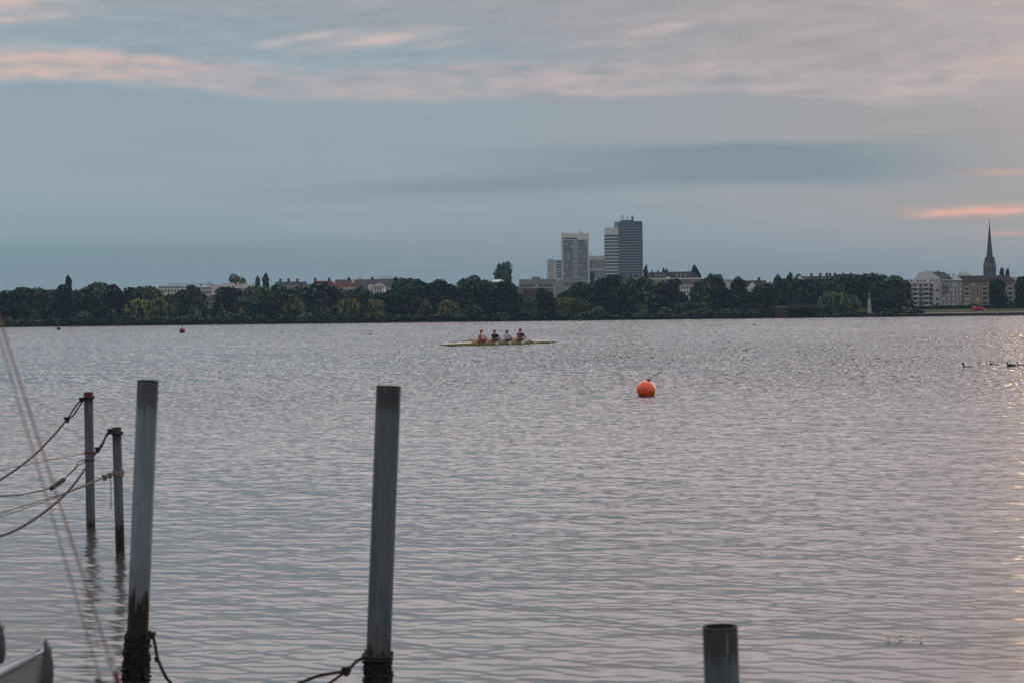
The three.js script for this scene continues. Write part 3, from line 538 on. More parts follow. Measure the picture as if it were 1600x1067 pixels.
houseBox('low_grey_row', 'long low roof line with many little chimneys above the wood', 1258, 1342, 436, 960, 12, M.grey, { roof: 'gable', roofTop: 431, roofM: M.slate, chimneys: [1272, 1286, 1296, 1301, 1309, 1322, 1334], chimneyUp: 1.6 });
houseBox('flat_roofed_row', 'flat roof storey with an aerial at the end of the low roof line', 1312, 1340, 431.5, 975, 10, M.grey, { roof: 'flat', roofTop: 428.5, roofM: M.slate });

// the lakeside terrace on the right
{
  const D = 775;
  const g = plot('white_apartment_house', 'white apartment house with stacked balconies and a pale hipped roof', 1419, 1471.5, D);
  const X = g.X, Y = g.Y;
  part('wall', box(X(1419), X(1471), 0, Y(441.5), 0, -13), M.white, g);
  part('roof_storey', box(X(1423), X(1470.8), Y(441.5) + 0.02, Y(436.5), -0.8, -12), M.pale, g);
  part('cornice', box(X(1418.4), X(1471.4), Y(442.2), Y(441.2), 0.5, 0.01), M.white, g);
  part('roof', soup([X(1440), Y(436.3), -1, X(1473), Y(436.3), -1, X(1473), Y(436.3), -13, X(1440), Y(436.3), -13, X(1446), Y(424.5), -6, X(1461), Y(424), -6, X(1461), Y(424), -9, X(1446), Y(424.5), -9], [0, 1, 5, 0, 5, 4, 1, 2, 6, 1, 6, 5, 2, 3, 7, 2, 7, 6, 3, 0, 4, 3, 4, 7, 4, 5, 6, 4, 6, 7]), M.zinc, g);
  part('roof_wing', soup([X(1461), Y(436), -2, X(1492), Y(436), -2, X(1492), Y(436), -15, X(1461), Y(436), -15, X(1462), Y(424.4), -8, X(1484), Y(425), -8], [0, 1, 5, 0, 5, 4, 2, 3, 4, 2, 4, 5, 3, 0, 4, 1, 2, 5]), M.darkgreen, g);
  for (const x of [1455, 1457.6, 1471.5, 1473.6]) part('chimney', box(X(x), X(x + 1), Y(426), Y(422.8), -6.5, -7.5), M.grey, g);
  for (let i = 0; i < 9; i++) windowAt(g, X(1425 + i * 5), X(1427.4 + i * 5), Y(440.6), Y(437.6), -0.78, true, i % 4 === 1 ? blind : glass);
  const cols = [[1420.5, 1425.5, 0], [1427.3, 1434.5, 1], [1437, 1442, 0], [1444, 1451.5, 1], [1453.5, 1459, 0]];
  for (let j = 0; j < 5; j++) {
    const t = 444.3 + j * 7.1;
    for (const [a, b, bal] of cols) {
      windowAt(g, X(a), X(b), Y(t + 4.6), Y(t), 0.03, true, glass);
      const s = part('balcony', box(X(a - 0.5), X(b + 0.5), Y(t + 5.6), Y(t + 5.0), 0.12, 1.7), M.white, g);
      if (bal) part('parapet', box(X(a - 0.5), X(b + 0.5), Y(t + 5.0), Y(t + 3.4), 1.55, 1.7), M.white, s);
      else { const bars = [box(X(a - 0.5), X(b + 0.5), Y(t + 2.7), Y(t + 2.5), 1.6, 1.68)]; for (let q = 0; q <= 10; q++) { const x = mix(X(a - 0.5), X(b + 0.5), q / 10); bars.push(box(x - 0.03, x + 0.03, Y(t + 5.0), Y(t + 2.7), 1.6, 1.68)); } part('railing', bars, M.rail, s); }
    }
    windowAt(g, X(1463.5), X(1468), Y(t + 4.2), Y(t + 0.8), 0.03, true, j === 2 || j === 0 ? blind : glass);
    windowAt(g, X(1468.8), X(1470), Y(t + 4.2), Y(t + 0.8), 0.03, true, glass);
    if (j) part('string_course', box(X(1460.5), X(1471.2), Y(t - 0.8), Y(t - 1.3), 0.2, 0.02), M.pale, g);
  }
}
{
  const D = 776, g = plot('grey_townhouse', 'grey old townhouse with arched window rows and two balconies', 1471.5, 1504.5, D), X = g.X, Y = g.Y;
  part('wall', box(X(1471.8), X(1504.2), 0, Y(438.5), 0, -13), M.pale, g);
  part('roof', roofPrism(X(1471.5), X(1505.5), Y(438.3), Y(431), 0.5, -13.5, 1), M.zinc, g);
  part('cornice', box(X(1471.2), X(1504.8), Y(439.4), Y(438.2), 0.8, 0.01), M.grey, g);
  const xs = [1474.6, 1479.6, 1486.6, 1493.4, 1498.6];
  for (let j = 0; j < 5; j++) {
    const t = 443 + j * 7.2;
    xs.forEach((x, i) => { const wide = j === 3 && i === 0 ? 3.8 : 1.7; windowAt(g, X(x), X(x + wide), Y(t + 4.3), Y(t), 0.03, true, (i + j) % 5 === 3 ? blind : glass); });
    part('string_course', box(X(1471.9), X(1504.1), Y(t + 6.1), Y(t + 5.6), 0.25, 0.02), M.grey, g);
    if (j === 0 || j === 1) { const s = part('balcony', box(X(1473.4), X(1483), Y(t + 6.0), Y(t + 5.2), 0.02, 1.3), M.grey, g); const bars = [box(X(1473.4), X(1483), Y(t + 3.0), Y(t + 2.8), 1.2, 1.28)]; for (let q = 0; q <= 14; q++) { const x = mix(X(1473.4), X(1483), q / 14); bars.push(box(x - 0.03, x + 0.03, Y(t + 5.2), Y(t + 3.0), 1.2, 1.28)); } part('railing', bars, M.rail, s); }
  }
  part('door', box(X(1499.5), X(1502.6), 0, Y(472.5), 0.02, 0.12), M.darkgreen, g);
  for (const x of [1490, 1497.6]) part('chimney', box(X(x), X(x + 1), Y(434), Y(427.5), -7, -8), M.slate, g);
}
{
  const D = 777, g = plot('beige_apartment_block', 'long beige apartment block with brown roof and recessed balconies before the church', 1504.5, 1587.5, D), X = g.X, Y = g.Y;
  part('wall', box(X(1504.8), X(1587), 0, Y(440.5), 0, -12), M.beige, g);
  part('roof', roofPrism(X(1504.4), X(1588), Y(440.3), Y(430.3), 0.6, -12.6, 1.4), M.brownroof, g);
  const stack = (x0, x1, n, m) => { for (let j = 0; j < n; j++) { const t = 443 + j * 7.3; windowAt(g, X(x0), X(x1), Y(t + 3.2), Y(t), 0.03, true, j > 2 && m ? blind : glass); const b = part('balcony', box(X(x0 - 0.3), X(x1 + 0.3), Y(t + 5.6), Y(t + 3.5), 0.02, 0.9), m ?? M.pale, g); part('coping', box(X(x0 - 0.3), X(x1 + 0.3), Y(t + 3.49), Y(t + 3.2), 0.02, 1.0), M.white, b); } };
  stack(1508.2, 1515, 5, M.pale); stack(1536.5, 1543.4, 5); stack(1551.5, 1558, 5, M.zinc); stack(1576.5, 1583.2, 5);
  for (let j = 0; j < 4; j++) for (const x of [1520.5, 1527.5, 1546.5, 1563, 1569.5]) windowAt(g, X(x), X(x + 3.2), Y(447 + j * 7.6), Y(443 + j * 7.6), 0.03, true, (j * 3 + x) % 4 < 1 ? blind : glass);
  const d = part('door', box(X(1524.3), X(1528.2), 0, Y(474.5), 0.02, 0.14), M.brownroof, g); part('canopy', box(X(1523), X(1529.5), Y(474.4), Y(473.8), 0.02, 1.2), M.white, d);
}
houseBox('pale_end_house', 'pale white house with string courses beyond the beige block', 1588, 1625, 436, 778, 12, M.white, { roof: 'flat', roofTop: 432.5, roofM: M.pale, frames: true, windows: [[1590, 1624, 6, 442, 478, 5, 0.4, 0.55]] });
houseBox('glass_domed_house', 'greyish domed rooftop peeping behind the grey townhouse', 1505, 1519, 431.5, 860, 10, M.zinc, { roof: 'hip', roofTop: 424.5, roofM: M.zinc });
// church
{
  const D = 1560, g = plot('brick_church', 'dark brick church tower with a tall slender spire', 1538, 1558, D, 'church'), X = g.X, Y = g.Y;
  const w = X(1555.2);
  part('tower', box(-w, w, 0, Y(413), w, -w), M.church, g);
  for (const sx of [-1, 1]) for (const sz of [-1, 1]) { const b = part('buttress', box(sx * (w - 0.6), sx * (w + 0.35), 0, Y(417), sz * (w - 0.6), sz * (w + 0.35)), M.church, g); part('pinnacle', new THREE.ConeGeometry(0.8, 5, 8).translate(sx * (w - 0.1), Y(417) + 2.52, sz * (w - 0.1)), M.copper, b); }
  for (let s = 0; s < 2; s++) part('gable', gablePrism(-w * 0.72, w * 0.72, Y(413) + 0.01, Y(402), w + 0.1, -w - 0.1).rotateY(s * Math.PI / 2), M.church, g);
  for (const dx of [-0.3, 0.3]) part('belfry_window', box(dx * w - 0.9, dx * w + 0.9, Y(431), Y(419), w + 0.02, w + 0.12), glass, g);
  part('clock_face', new THREE.CylinderGeometry(1.2, 1.2, 0.2, 20).rotateX(Math.PI / 2).translate(0, Y(415), w + 0.15), M.copper, g);
  part('spire', new THREE.CylinderGeometry(0.12, w * 0.8, Y(347) - Y(413), 8).rotateY(Math.PI / 8).translate(0, (Y(347) + Y(413)) / 2 + 0.03, 0), M.church, g);
  part('cross', merged([bar(V(0, Y(347.5), 0), V(0, Y(341.5), 0), 0.14, 6), bar(V(-0.9, Y(343.6), 0), V(0.9, Y(343.6), 0), 0.12, 6)]), M.copper, g);
  part('nave', merged([box(-8, 8, 0, Y(445), -w - 0.05, -w - 34), gablePrism(-8.6, 8.6, Y(445), Y(431.5), -w - 0.05, -w - 34)]), M.church, g);
  const f = part('roof_turret', cone(V(X(1562), Y(428), -w - 18), V(X(1562), Y(401), -w - 18), 0.9, 0.08, 8), M.copper, g);
  part('turret_base', cone(V(X(1562), 0, -w - 18), V(X(1562), Y(428), -w - 18), 1.6, 1.5, 8), M.church, f);
}
// construction crane
{
  const D = 1300, g = plot('tower_crane', 'pale construction crane with a long horizontal jib above the white flats', 262, 334, D, 'crane'), X = g.X, Y = g.Y, gs = [];
  const m = mat([0.5, 0.42, 0.36], 0.6), lat = (a, b, s, n) => { const out = []; for (const [i, j] of [[-1, -1], [1, -1], [1, 1], [-1, 1]]) { const o = a.y === b.y ? V(0, i * s, j * s) : V(i * s, 0, j * s); out.push(bar(a.clone().add(o), b.clone().add(o), 0.12, 5)); } for (let q = 0; q < n; q++) { const p = a.clone().lerp(b, q / n), r = a.clone().lerp(b, (q + 1) / n), o = a.y === b.y ? V(0, s, s) : V(s, 0, s); out.push(bar(p.clone().add(o), r.clone().sub(o), 0.08, 4), bar(p.clone().sub(o), r.clone().add(o), 0.08, 4)); } return out; };
  part('mast', lat(V(X(326), 0, 0), V(X(326), Y(445.5), 0), 0.7, 14), m, g);
  part('jib', lat(V(X(262), Y(444.2), 0), V(X(322), Y(444.2), 0), 0.5, 20), m, g);
  part('counter_jib', lat(V(X(322.05), Y(444.2), 0), V(X(334), Y(444.2), 0), 0.5, 5), m, g);
  part('counterweight', box(X(330), X(333.5), Y(448), Y(445), -0.8, 0.8), M.grey, g);
  part('cab', box(X(313), X(315.5), Y(447.5), Y(445), -0.8, 0.8), M.redroof, g); part('apex', lat(V(X(326), Y(443), 0), V(X(326), Y(440.5), 0), 0.4, 2), m, g);
}
// ------------------------------------------------------------------ right bank: quay, lawn hedge, trailer, monument, bridge
{
  const a = at(1404, 492, 721), b = at(1720, 492, 721);
  const g = thing('quay_wall', 'dark stone quay wall below the lawn of the lakeside terrace', 'wall', [(a.x + b.x) / 2, -0.5, a.z]);
  const n = 44, L = b.x - a.x, r = rng(3);
  const geos = [0, 1, 2].map((i) => box(-L / n / 2 + 0.03, L / n / 2 - 0.03, 0, 1.6, -1.2 - i * 0.02, 0.05 * i));
  for (let i = 0; i < n; i++) part('stone_block', geos[Math.floor(r() * 3)], M.quay, g).position.set(-L / 2 + (i + 0.5) * L / n, 0, 0);
  part('coping', box(-L / 2, L / 2, 1.602, 1.8, -1.4, 0.2), M.stone, g);
  const lawn = []; const I = [], nx = 60, nz = 6, x0 = at(1398, 490, 724).x, x1 = b.x + 20;
  for (let j = 0; j <= nz; j++) for (let i = 0; i <= nx; i++) { const z = -722.3 - j * 7, x = mix(x0, x1, i / nx); lawn.push(x, 1.15 + 1.9 * sstep(0, nz, j) + 0.06 * noise(x * 0.3, z * 0.3), z); }
  for (let j = 0; j < nz; j++) for (let i = 0; i < nx; i++) { const p = j * (nx + 1) + i, q = p + nx + 1; I.push(p, p + 1, q, p + 1, q + 1, q); }
  const lg = new THREE.BufferGeometry(); lg.setAttribute('position', new THREE.Float32BufferAttribute(lawn, 3)); lg.setIndex(I); lg.computeVertexNormals();
  structure('lawn', lg, (() => { const m = new THREE.MeshPhysicalMaterial({ roughness: 1, specularIntensity: 0.1, side: THREE.DoubleSide }); m.color.setRGB(0.085, 0.085, 0.042); return m; })(), 'dry green lawn sloping up from the quay');
  const pr = rng(19), pt = [];
  for (let i = 0; i <= nx; i++) { const x = mix(x0, x1, i / nx); pt.push(x, 1.26, -722.8, x, 1.55, -725.4); }
  const pi = []; for (let i = 0; i < nx; i++) { const p = i * 2; pi.push(p, p + 2, p + 1, p + 2, p + 3, p + 1); }
  structure('lakeside_path', soup(pt, pi), mat([0.17, 0.16, 0.155], 0.9), 'pale gravel path along the top of the quay');
  for (let i = 0; i < 19; i++) { const px = 1408 + i * 11; tree('shrub', ['dark', 'green', 'blue'][i % 3], px, 476.8 + pr() * 2.4 - 0.0115 * (px - 1410), 17, 763, 'hedge_bush', 'dark low hedge bush before the ' + (px < 1470 ? 'white apartment house' : px < 1505 ? 'grey townhouse' : px < 1588 ? 'beige apartment block' : 'pale end house'), 'shrub', 'hedge bushes before the lakeside terrace'); }
}
{
  const D = 727, g = plot('red_trailer', 'red kiosk trailer with a white sign and counter hatch on the lawn', 1523, 1542, D, 'trailer'), X = g.X;
  g.position.y = 1.5; const y = (py) => at(1532, py, D).y - 1.5, red = mat([0.42, 0.02, 0.035], 0.45), sh = new THREE.Shape();
  const A = X(1523.2), B = X(1539.2), b0 = 0.5, t0 = y(479.6), r = 1.0;
  sh.moveTo(A + r, b0); sh.lineTo(B - 0.4, b0); sh.quadraticCurveTo(B, b0, B, b0 + 0.4); sh.lineTo(B, t0 - r); sh.quadraticCurveTo(B, t0, B - r, t0); sh.lineTo(A + r, t0); sh.quadraticCurveTo(A, t0, A, t0 - r); sh.lineTo(A, b0 + r); sh.quadraticCurveTo(A, b0, A + r, b0);
  part('body', new THREE.ExtrudeGeometry(sh, { depth: 2.0, bevelEnabled: true, bevelSize: 0.1, bevelThickness: 0.1, bevelSegments: 3 }).translate(0, 0, -2), red, g);
  part('hatch', box(X(1528.5), X(1534), y(486), y(483.6), 0.11, 0.16), glass, g); part('sign', box(X(1529), X(1533.5), y(487.4), y(486.2), 0.11, 0.18), frameM, g);
  part('front_box', box(X(1538.6), X(1541.6), 0.9, y(482.6), -1.8, -0.2), red, g); part('lamp', box(X(1538.8), X(1541), y(484.4), y(483), -0.19, -0.1), frameM, g);
  for (const x of [1528, 1538.6]) { const wz = x > 1530 ? 0.3 : -0.4; const w = part('wheel', new THREE.CylinderGeometry(0.55, 0.55, 0.3, 20).rotateX(Math.PI / 2).translate(X(x), 0.45, wz), M.rail, g); part('hub', new THREE.CylinderGeometry(0.3, 0.3, 0.08, 16).rotateX(Math.PI / 2).translate(X(x), 0.45, wz + 0.18), M.pale, w); }
  part('drawbar', bar(V(A + 0.1, 0.6, -1), V(A - 1.4, 0.5, -1), 0.07), M.rail, g);
}
{
  const D = 719, c = at(1359.3, 497, D), g = thing('stone_monument', 'slender pale stone pillar monument with a green bronze figure at the shore', 'monument', [c.x, 0, c.z]);
  const y = (py) => at(1359, py, D).y, s = M.stone;
  part('plinth', merged([new THREE.CylinderGeometry(3.4, 3.6, 1.1, 28).translate(0, 0.2, 0), new THREE.CylinderGeometry(1.3, 1.5, 0.9, 20).translate(0, 1.2, 0)]), M.quay, g);
  part('pillar', new THREE.CylinderGeometry(0.62, 1.0, y(467) - 1.65, 4).rotateY(Math.PI / 4).translate(0, (y(467) + 1.65) / 2, 0), s, g);
  const h = y(456) - y(467), pts = [[0.34, 0], [0.3, 0.25], [0.36, 0.45], [0.26, 0.55], [0.38, 0.68], [0.22, 0.8], [0.1, 0.83], [0.17, 0.88], [0.16, 0.95], [0.01, 1]].map(([a, b]) => new THREE.Vector2(a, b * h));
  part('figure', merged([new THREE.LatheGeometry(pts, 14).translate(0, y(467), 0), cone(V(0.25, y(467) + h * 0.65, 0), V(0.6, y(467) + h * 0.85, 0), 0.1, 0.06, 6)]), M.copper, g);
}
{
  const D = 719, a = at(1211, 490, D), b = at(1285, 490, D), g = thing('stone_bridge', 'low dark stone bridge with pale parapet half hidden by the weeping willow', 'bridge', [(a.x + b.x) / 2, 0, a.z]);
  const L = (b.x - a.x) / 2, y = (py) => at(1246, py, D).y, top = y(480.5), sh = new THREE.Shape();
  sh.moveTo(-L, -0.4); sh.lineTo(-L, top); sh.lineTo(L, top); sh.lineTo(L, -0.4); sh.lineTo(L - 1.2, -0.4); sh.lineTo(L - 1.2, y(485)); sh.quadraticCurveTo(2.4, y(481.8), -L + 5.6, y(485)); sh.lineTo(-L + 5.6, -0.4); sh.lineTo(-L, -0.4);
  part('arch', new THREE.ExtrudeGeometry(sh, { depth: 6, bevelEnabled: false, curveSegments: 16 }).translate(0, 0, -6.5), wall(0.03, 0.03, 0.032), g);
  part('parapet', box(-L - 1, L + 1, top + 0.02, top + 0.4, -6.3, 0.1), wall(0.13, 0.13, 0.125), g);
  const ab = part('abutment', box(-L + 0.5, -L + 5.2, -0.4, y(480), 0.15, -3), wall(0.06, 0.043, 0.042), g); part('coping', box(-L + 0.3, -L + 5.4, y(480) + 0.01, y(479.2), 0.3, -3.2), M.stone, ab);
  const bars = [box(-L + 5.3, L, top + 1.3, top + 1.38, -0.1, 0)]; for (let i = 0; i <= 24; i++) { const x = mix(-L + 5.3, L, i / 24); bars.push(box(x - 0.04, x + 0.04, top + 0.51, top + 1.3, -0.1, 0)); } part('railing', bars, M.rail, g);
  for (const x of [-L + 6, -1, 4]) part('lamp_post', bar(V(x, top + 0.5, -3), V(x, top + 4.2, -3), 0.05, 6), M.rail, g);
}
// ------------------------------------------------------------------ marks and birds on the far water
function conicalBuoy(px, py, size, name, label) {
  const p = onWater(px, py), s = size, g = thing(name, label, 'buoy', [p.x, 0, p.z]), red = mat([0.17, 0.006, 0.014], 0.6);
  const pts = [[0.01, -0.35], [0.5, -0.3], [0.58, -0.1], [0.58, 0.62], [0.5, 0.78], [0.16, 0.9], [0.01, 0.92]].map(([a, b]) => new THREE.Vector2(a * s, b * s));
  part('float', new THREE.LatheGeometry(pts, 24), red, g);
  part('pole', bar(V(0, 0.9 * s, 0), V(0, 1.5 * s, 0), 0.05 * s), red, g); part('topmark', new THREE.ConeGeometry(0.14 * s, 0.25 * s, 10).translate(0, 1.55 * s, 0), red, g);
  return g;
}
conicalBuoy(284, 520.5, 0.78, 'red_buoy', 'dark red barrel buoy with a top pole, the larger before the far shore');
conicalBuoy(91, 515.6, 0.78, 'red_buoy', 'small dark red barrel buoy close to the far shore by the columnar poplar');
conicalBuoy(906, 502.4, 0.8, 'red_buoy', 'tiny red buoy near the far shore below the olive tree');

// distance field meshing: bones are [ax, ay, az, bx, by, bz, ra, rb]
function capsuleD(x, y, z, b) {
  const bx = b[3] - b[0], by = b[4] - b[1], bz = b[5] - b[2], px = x - b[0], py = y - b[1], pz = z - b[2];
  const l = bx * bx + by * by + bz * bz, t = l > 0 ? clamp((px * bx + py * by + pz * bz) / l) : 0;
  return Math.hypot(px - bx * t, py - by * t, pz - bz * t) - mix(b[6], b[7], t);
}
function field(bones, k) { return (x, y, z) => { let d = 10; for (const b of bones) { const e = capsuleD(x, y, z, b), h = clamp(0.5 + 0.5 * (d - e) / k); d = mix(d, e, h) - k * h * (1 - h); } return d; }; }
function iso(fn, c, half, N) {
  const mc = new MarchingCubes(N, new THREE.MeshBasicMaterial(), false, false, 90000), hs = N / 2;
  mc.isolation = 0;
  for (let k = 0; k < N; k++) for (let j = 0; j < N; j++) for (let i = 0; i < N; i++) mc.field[i + j * N + k * N * N] = -fn(c[0] + (i - hs) / hs * half, c[1] + (j - hs) / hs * half, c[2] + (k - hs) / hs * half);
  mc.update();
  const n = mc.count ?? mc.geometry.drawRange.count, p = new Float32Array(mc.positionArray.slice(0, n * 3));
  for (let i = 0; i < n; i++) for (let a = 0; a < 3; a++) p[i * 3 + a] = c[a] + p[i * 3 + a] * half;
  let g = new THREE.BufferGeometry(); g.setAttribute('position', new THREE.BufferAttribute(p, 3));
  g = mergeVertices(g, 1e-5); g.computeVertexNormals(); return g;
}
// water birds: dark, long-necked
const BIRD = mat([0.012, 0.011, 0.012], 0.7);
const beakM = mat([0.10, 0.08, 0.05], 0.5);
function swimBird(hunched) {
  const bones = hunched ? [[-0.05, 0.03, 0, 0.22, 0.04, 0, 0.09, 0.06], [0.0, 0.07, 0, 0.14, 0.08, 0, 0.075, 0.055], [-0.08, 0.07, 0, -0.13, 0.17, 0, 0.032, 0.026], [-0.13, 0.17, 0, -0.10, 0.2, 0, 0.028, 0.03]]
    : [[-0.08, 0.005, 0, 0.15, 0.005, 0, 0.055, 0.045], [0.15, 0.005, 0, 0.30, 0.02, 0, 0.04, 0.012], [-0.09, 0.02, 0, -0.125, 0.13, 0, 0.03, 0.021], [-0.125, 0.13, 0, -0.13, 0.19, 0, 0.021, 0.022], [-0.13, 0.195, 0, -0.16, 0.2, 0, 0.028, 0.024]];
  return iso(field(bones, 0.03), [0.08, 0.08, 0], 0.27, 44);
}
const birdA = swimBird(false), birdB = swimBird(true);
for (const [px, py, s, hunch, label] of [
  [1510, 573.4, 1.0, 0, 'black long necked water bird swimming ahead of the other three'], [1552, 570.0, 0.95, 0, 'black upright water bird swimming behind the leading one'], [1579, 572.6, 1.05, 1, 'hunched black water bird with a rounded back'], [1594, 570.6, 0.85, 0, 'small black water bird swimming just behind the hunched one'],
  [577, 523.4, 2.0, 0, 'lone brown duck swimming near the rowing boat'], [1179, 508.6, 1.5, 1, 'lone dark duck resting on open water near the far bank']]) {
  const p = onWater(px, py), g = thing('water_bird', label, 'bird', [p.x, -0.005, p.z], 'birds swimming on the lake');
  g.scale.setScalar(s * 0.78); if (px === 577) g.rotation.y = Math.PI;
  part('body', hunch ? birdB : birdA, BIRD, g); part('beak', new THREE.ConeGeometry(0.012, 0.06, 6).rotateZ(Math.PI / 2).translate(-0.2, hunch ? 0.19 : 0.198, 0), beakM, g);
}
// gulls far off in the air
{
  const wing = (s) => { const sh = []; for (let i = 0; i <= 8; i++) { const t = i / 8, x = s * (0.04 + t * 0.62), y = 0.10 * Math.sin(t * 2.2) - 0.05 * t, c = 0.10 * (1 - t * 0.85); sh.push([x, y, -c + t * 0.05], [x, y + 0.012, c * 0.6 + t * 0.1], [x, y - 0.012, c * 0.6 + t * 0.1]); } const P = sh.flat(), I = []; for (let i = 0; i < 8; i++) { const a = i * 3; I.push(a, a + 3, a + 1, a + 3, a + 4, a + 1, a, a + 2, a + 3, a + 3, a + 2, a + 5, a + 1, a + 4, a + 2, a + 4, a + 5, a + 2); } return soup(P, I); };
  const L = wing(-1), R = wing(1), body = iso(field([[0, 0, -0.16, 0, 0, 0.1, 0.06, 0.05], [0, 0, 0.1, 0, 0.01, 0.3, 0.04, 0.015], [0, 0.02, -0.2, 0, 0.02, -0.24, 0.045, 0.035]], 0.04), [0, 0, 0.02], 0.4, 30), m = mat([0.07, 0.075, 0.08], 0.8);
  for (const [px, py, d, turn, label] of [[846, 37, 520, 0.6, 'tiny dark gull high above the towers'], [1526, 174, 420, 1.2, 'tiny dark gull gliding above the church spire'], [1320, 390, 520, 0.3, 'tiny dark gull low over the wood'], [267, 275, 620, -0.5, 'tiny gull in the grey sky above the villa'], [201, 90, 420, 1.0, 'tiny gull before the pink band of cloud'], [1078, 370, 700, 0, 'faint tiny bird right of the dark tower']]) {
    const p = at(px, py, d), g = thing('gull', label, 'bird', [p.x, p.y, p.z], 'gulls in the distant sky'); g.rotation.y = turn; g.rotation.z = 0.15; part('body', body, m, g); part('wing', L, m, g); part('wing', R, m, g);
  }
}
// ------------------------------------------------------------------ orange mooring buoy
{
  const p = onWater(1010, 618.2), R = 0.255, g = thing('mooring_buoy', 'round orange mooring buoy with a bent wire pick-up loop', 'buoy', [p.x, R * 0.62, p.z]);
  const S = 256, d = new Uint8Array(S * S * 4);
  for (let j = 0; j < S; j++) for (let i = 0; i < S; i++) { const n = fbm(Math.cos(i / S * 6.283) * 2.5 + 9, Math.sin(i / S * 6.283) * 2.5, j / 26, 4), st = fbm(Math.cos(i / S * 6.283) * 7, Math.sin(i / S * 6.283) * 7, j / 50, 3), line = j / S < 0.27 + 0.07 * st + 0.03 * n ? 0.55 : 1, v = (0.94 + 0.25 * n + 0.12 * st) * line, o = (j * S + i) * 4; d[o] = clamp(255 * v, 0, 255); d[o + 1] = clamp(98 * v + 14 * n, 0, 255); d[o + 2] = clamp(26 * v + 12 * n, 0, 255); d[o + 3] = 255; }
  const t = new THREE.DataTexture(d, S, S); t.colorSpace = THREE.SRGBColorSpace; t.magFilter = THREE.LinearFilter; t.wrapS = THREE.RepeatWrapping; t.needsUpdate = true;
  const m = new THREE.MeshPhysicalMaterial({ map: t, roughness: 0.45, clearcoat: 0.8, clearcoatRoughness: 0.3 });
  const pts = []; for (let i = 0; i <= 40; i++) { const a = -Math.PI / 2 + Math.PI * i / 40; pts.push(new THREE.Vector2(Math.max(0.001, R * Math.cos(a) * (1 - 0.025 * Math.max(0, -Math.sin(a)))), R * 0.96 * Math.sin(a))); }
  const b = part('float', new THREE.LatheGeometry(pts, 56), m, g); g.rotation.z = -0.24;
  part('seam', new THREE.TorusGeometry(R * 1.002, 0.004, 6, 60).rotateX(Math.PI / 2), m, b);
  const blk = mat([0.02, 0.02, 0.022], 0.6);
  part('collar', new THREE.LatheGeometry([[0.012, -0.02], [0.055, -0.015], [0.05, 0.02], [0.03, 0.04], [0.012, 0.045]].map(([x, y]) => new THREE.Vector2(x, y + R * 0.955)), 20), blk, g);
  const w = mat([0.10, 0.10, 0.11], 0.4, { metalness: 0.6 }), y0 = R * 0.96;
  const rod = part('rod', tube([V(0, y0, 0), V(0.035, y0 + 0.07, 0), V(0.085, y0 + 0.13, 0.01), V(0.155, y0 + 0.19, 0.01), V(0.21, y0 + 0.245, 0)], 0.0085, 20, 8), w, g);
  part('loop', tube([V(0.20, y0 + 0.235, 0), V(0.196, y0 + 0.30, 0), V(0.235, y0 + 0.37, 0), V(0.275, y0 + 0.385, 0), V(0.275, y0 + 0.33, 0), V(0.245, y0 + 0.26, 0), V(0.205, y0 + 0.235, 0)], 0.008, 30, 7), w, rod);
}
// drifting weed
{
  const p = onWater(1412, 1000), g = thing('floating_weed', 'small patch of yellow green weed drifting on the near water', 'weed', [p.x, 0.012, p.z]), r = rng(4), gs = [];
  for (let i = 0; i < 34; i++) { const a = r() * 6.283, q = Math.sqrt(r()), s = 0.006 + 0.008 * r(); gs.push(new THREE.CircleGeometry(s, 6).rotateX(-Math.PI / 2 + (r() - 0.5) * 0.25).translate(Math.cos(a) * q * 0.13, 0.004 * r(), Math.sin(a) * q * 0.11)); }
  const lp = part('leaves', gs, mat([0.11, 0.125, 0.055], 0.8), g); lp.userData.kind = 'stuff';
}
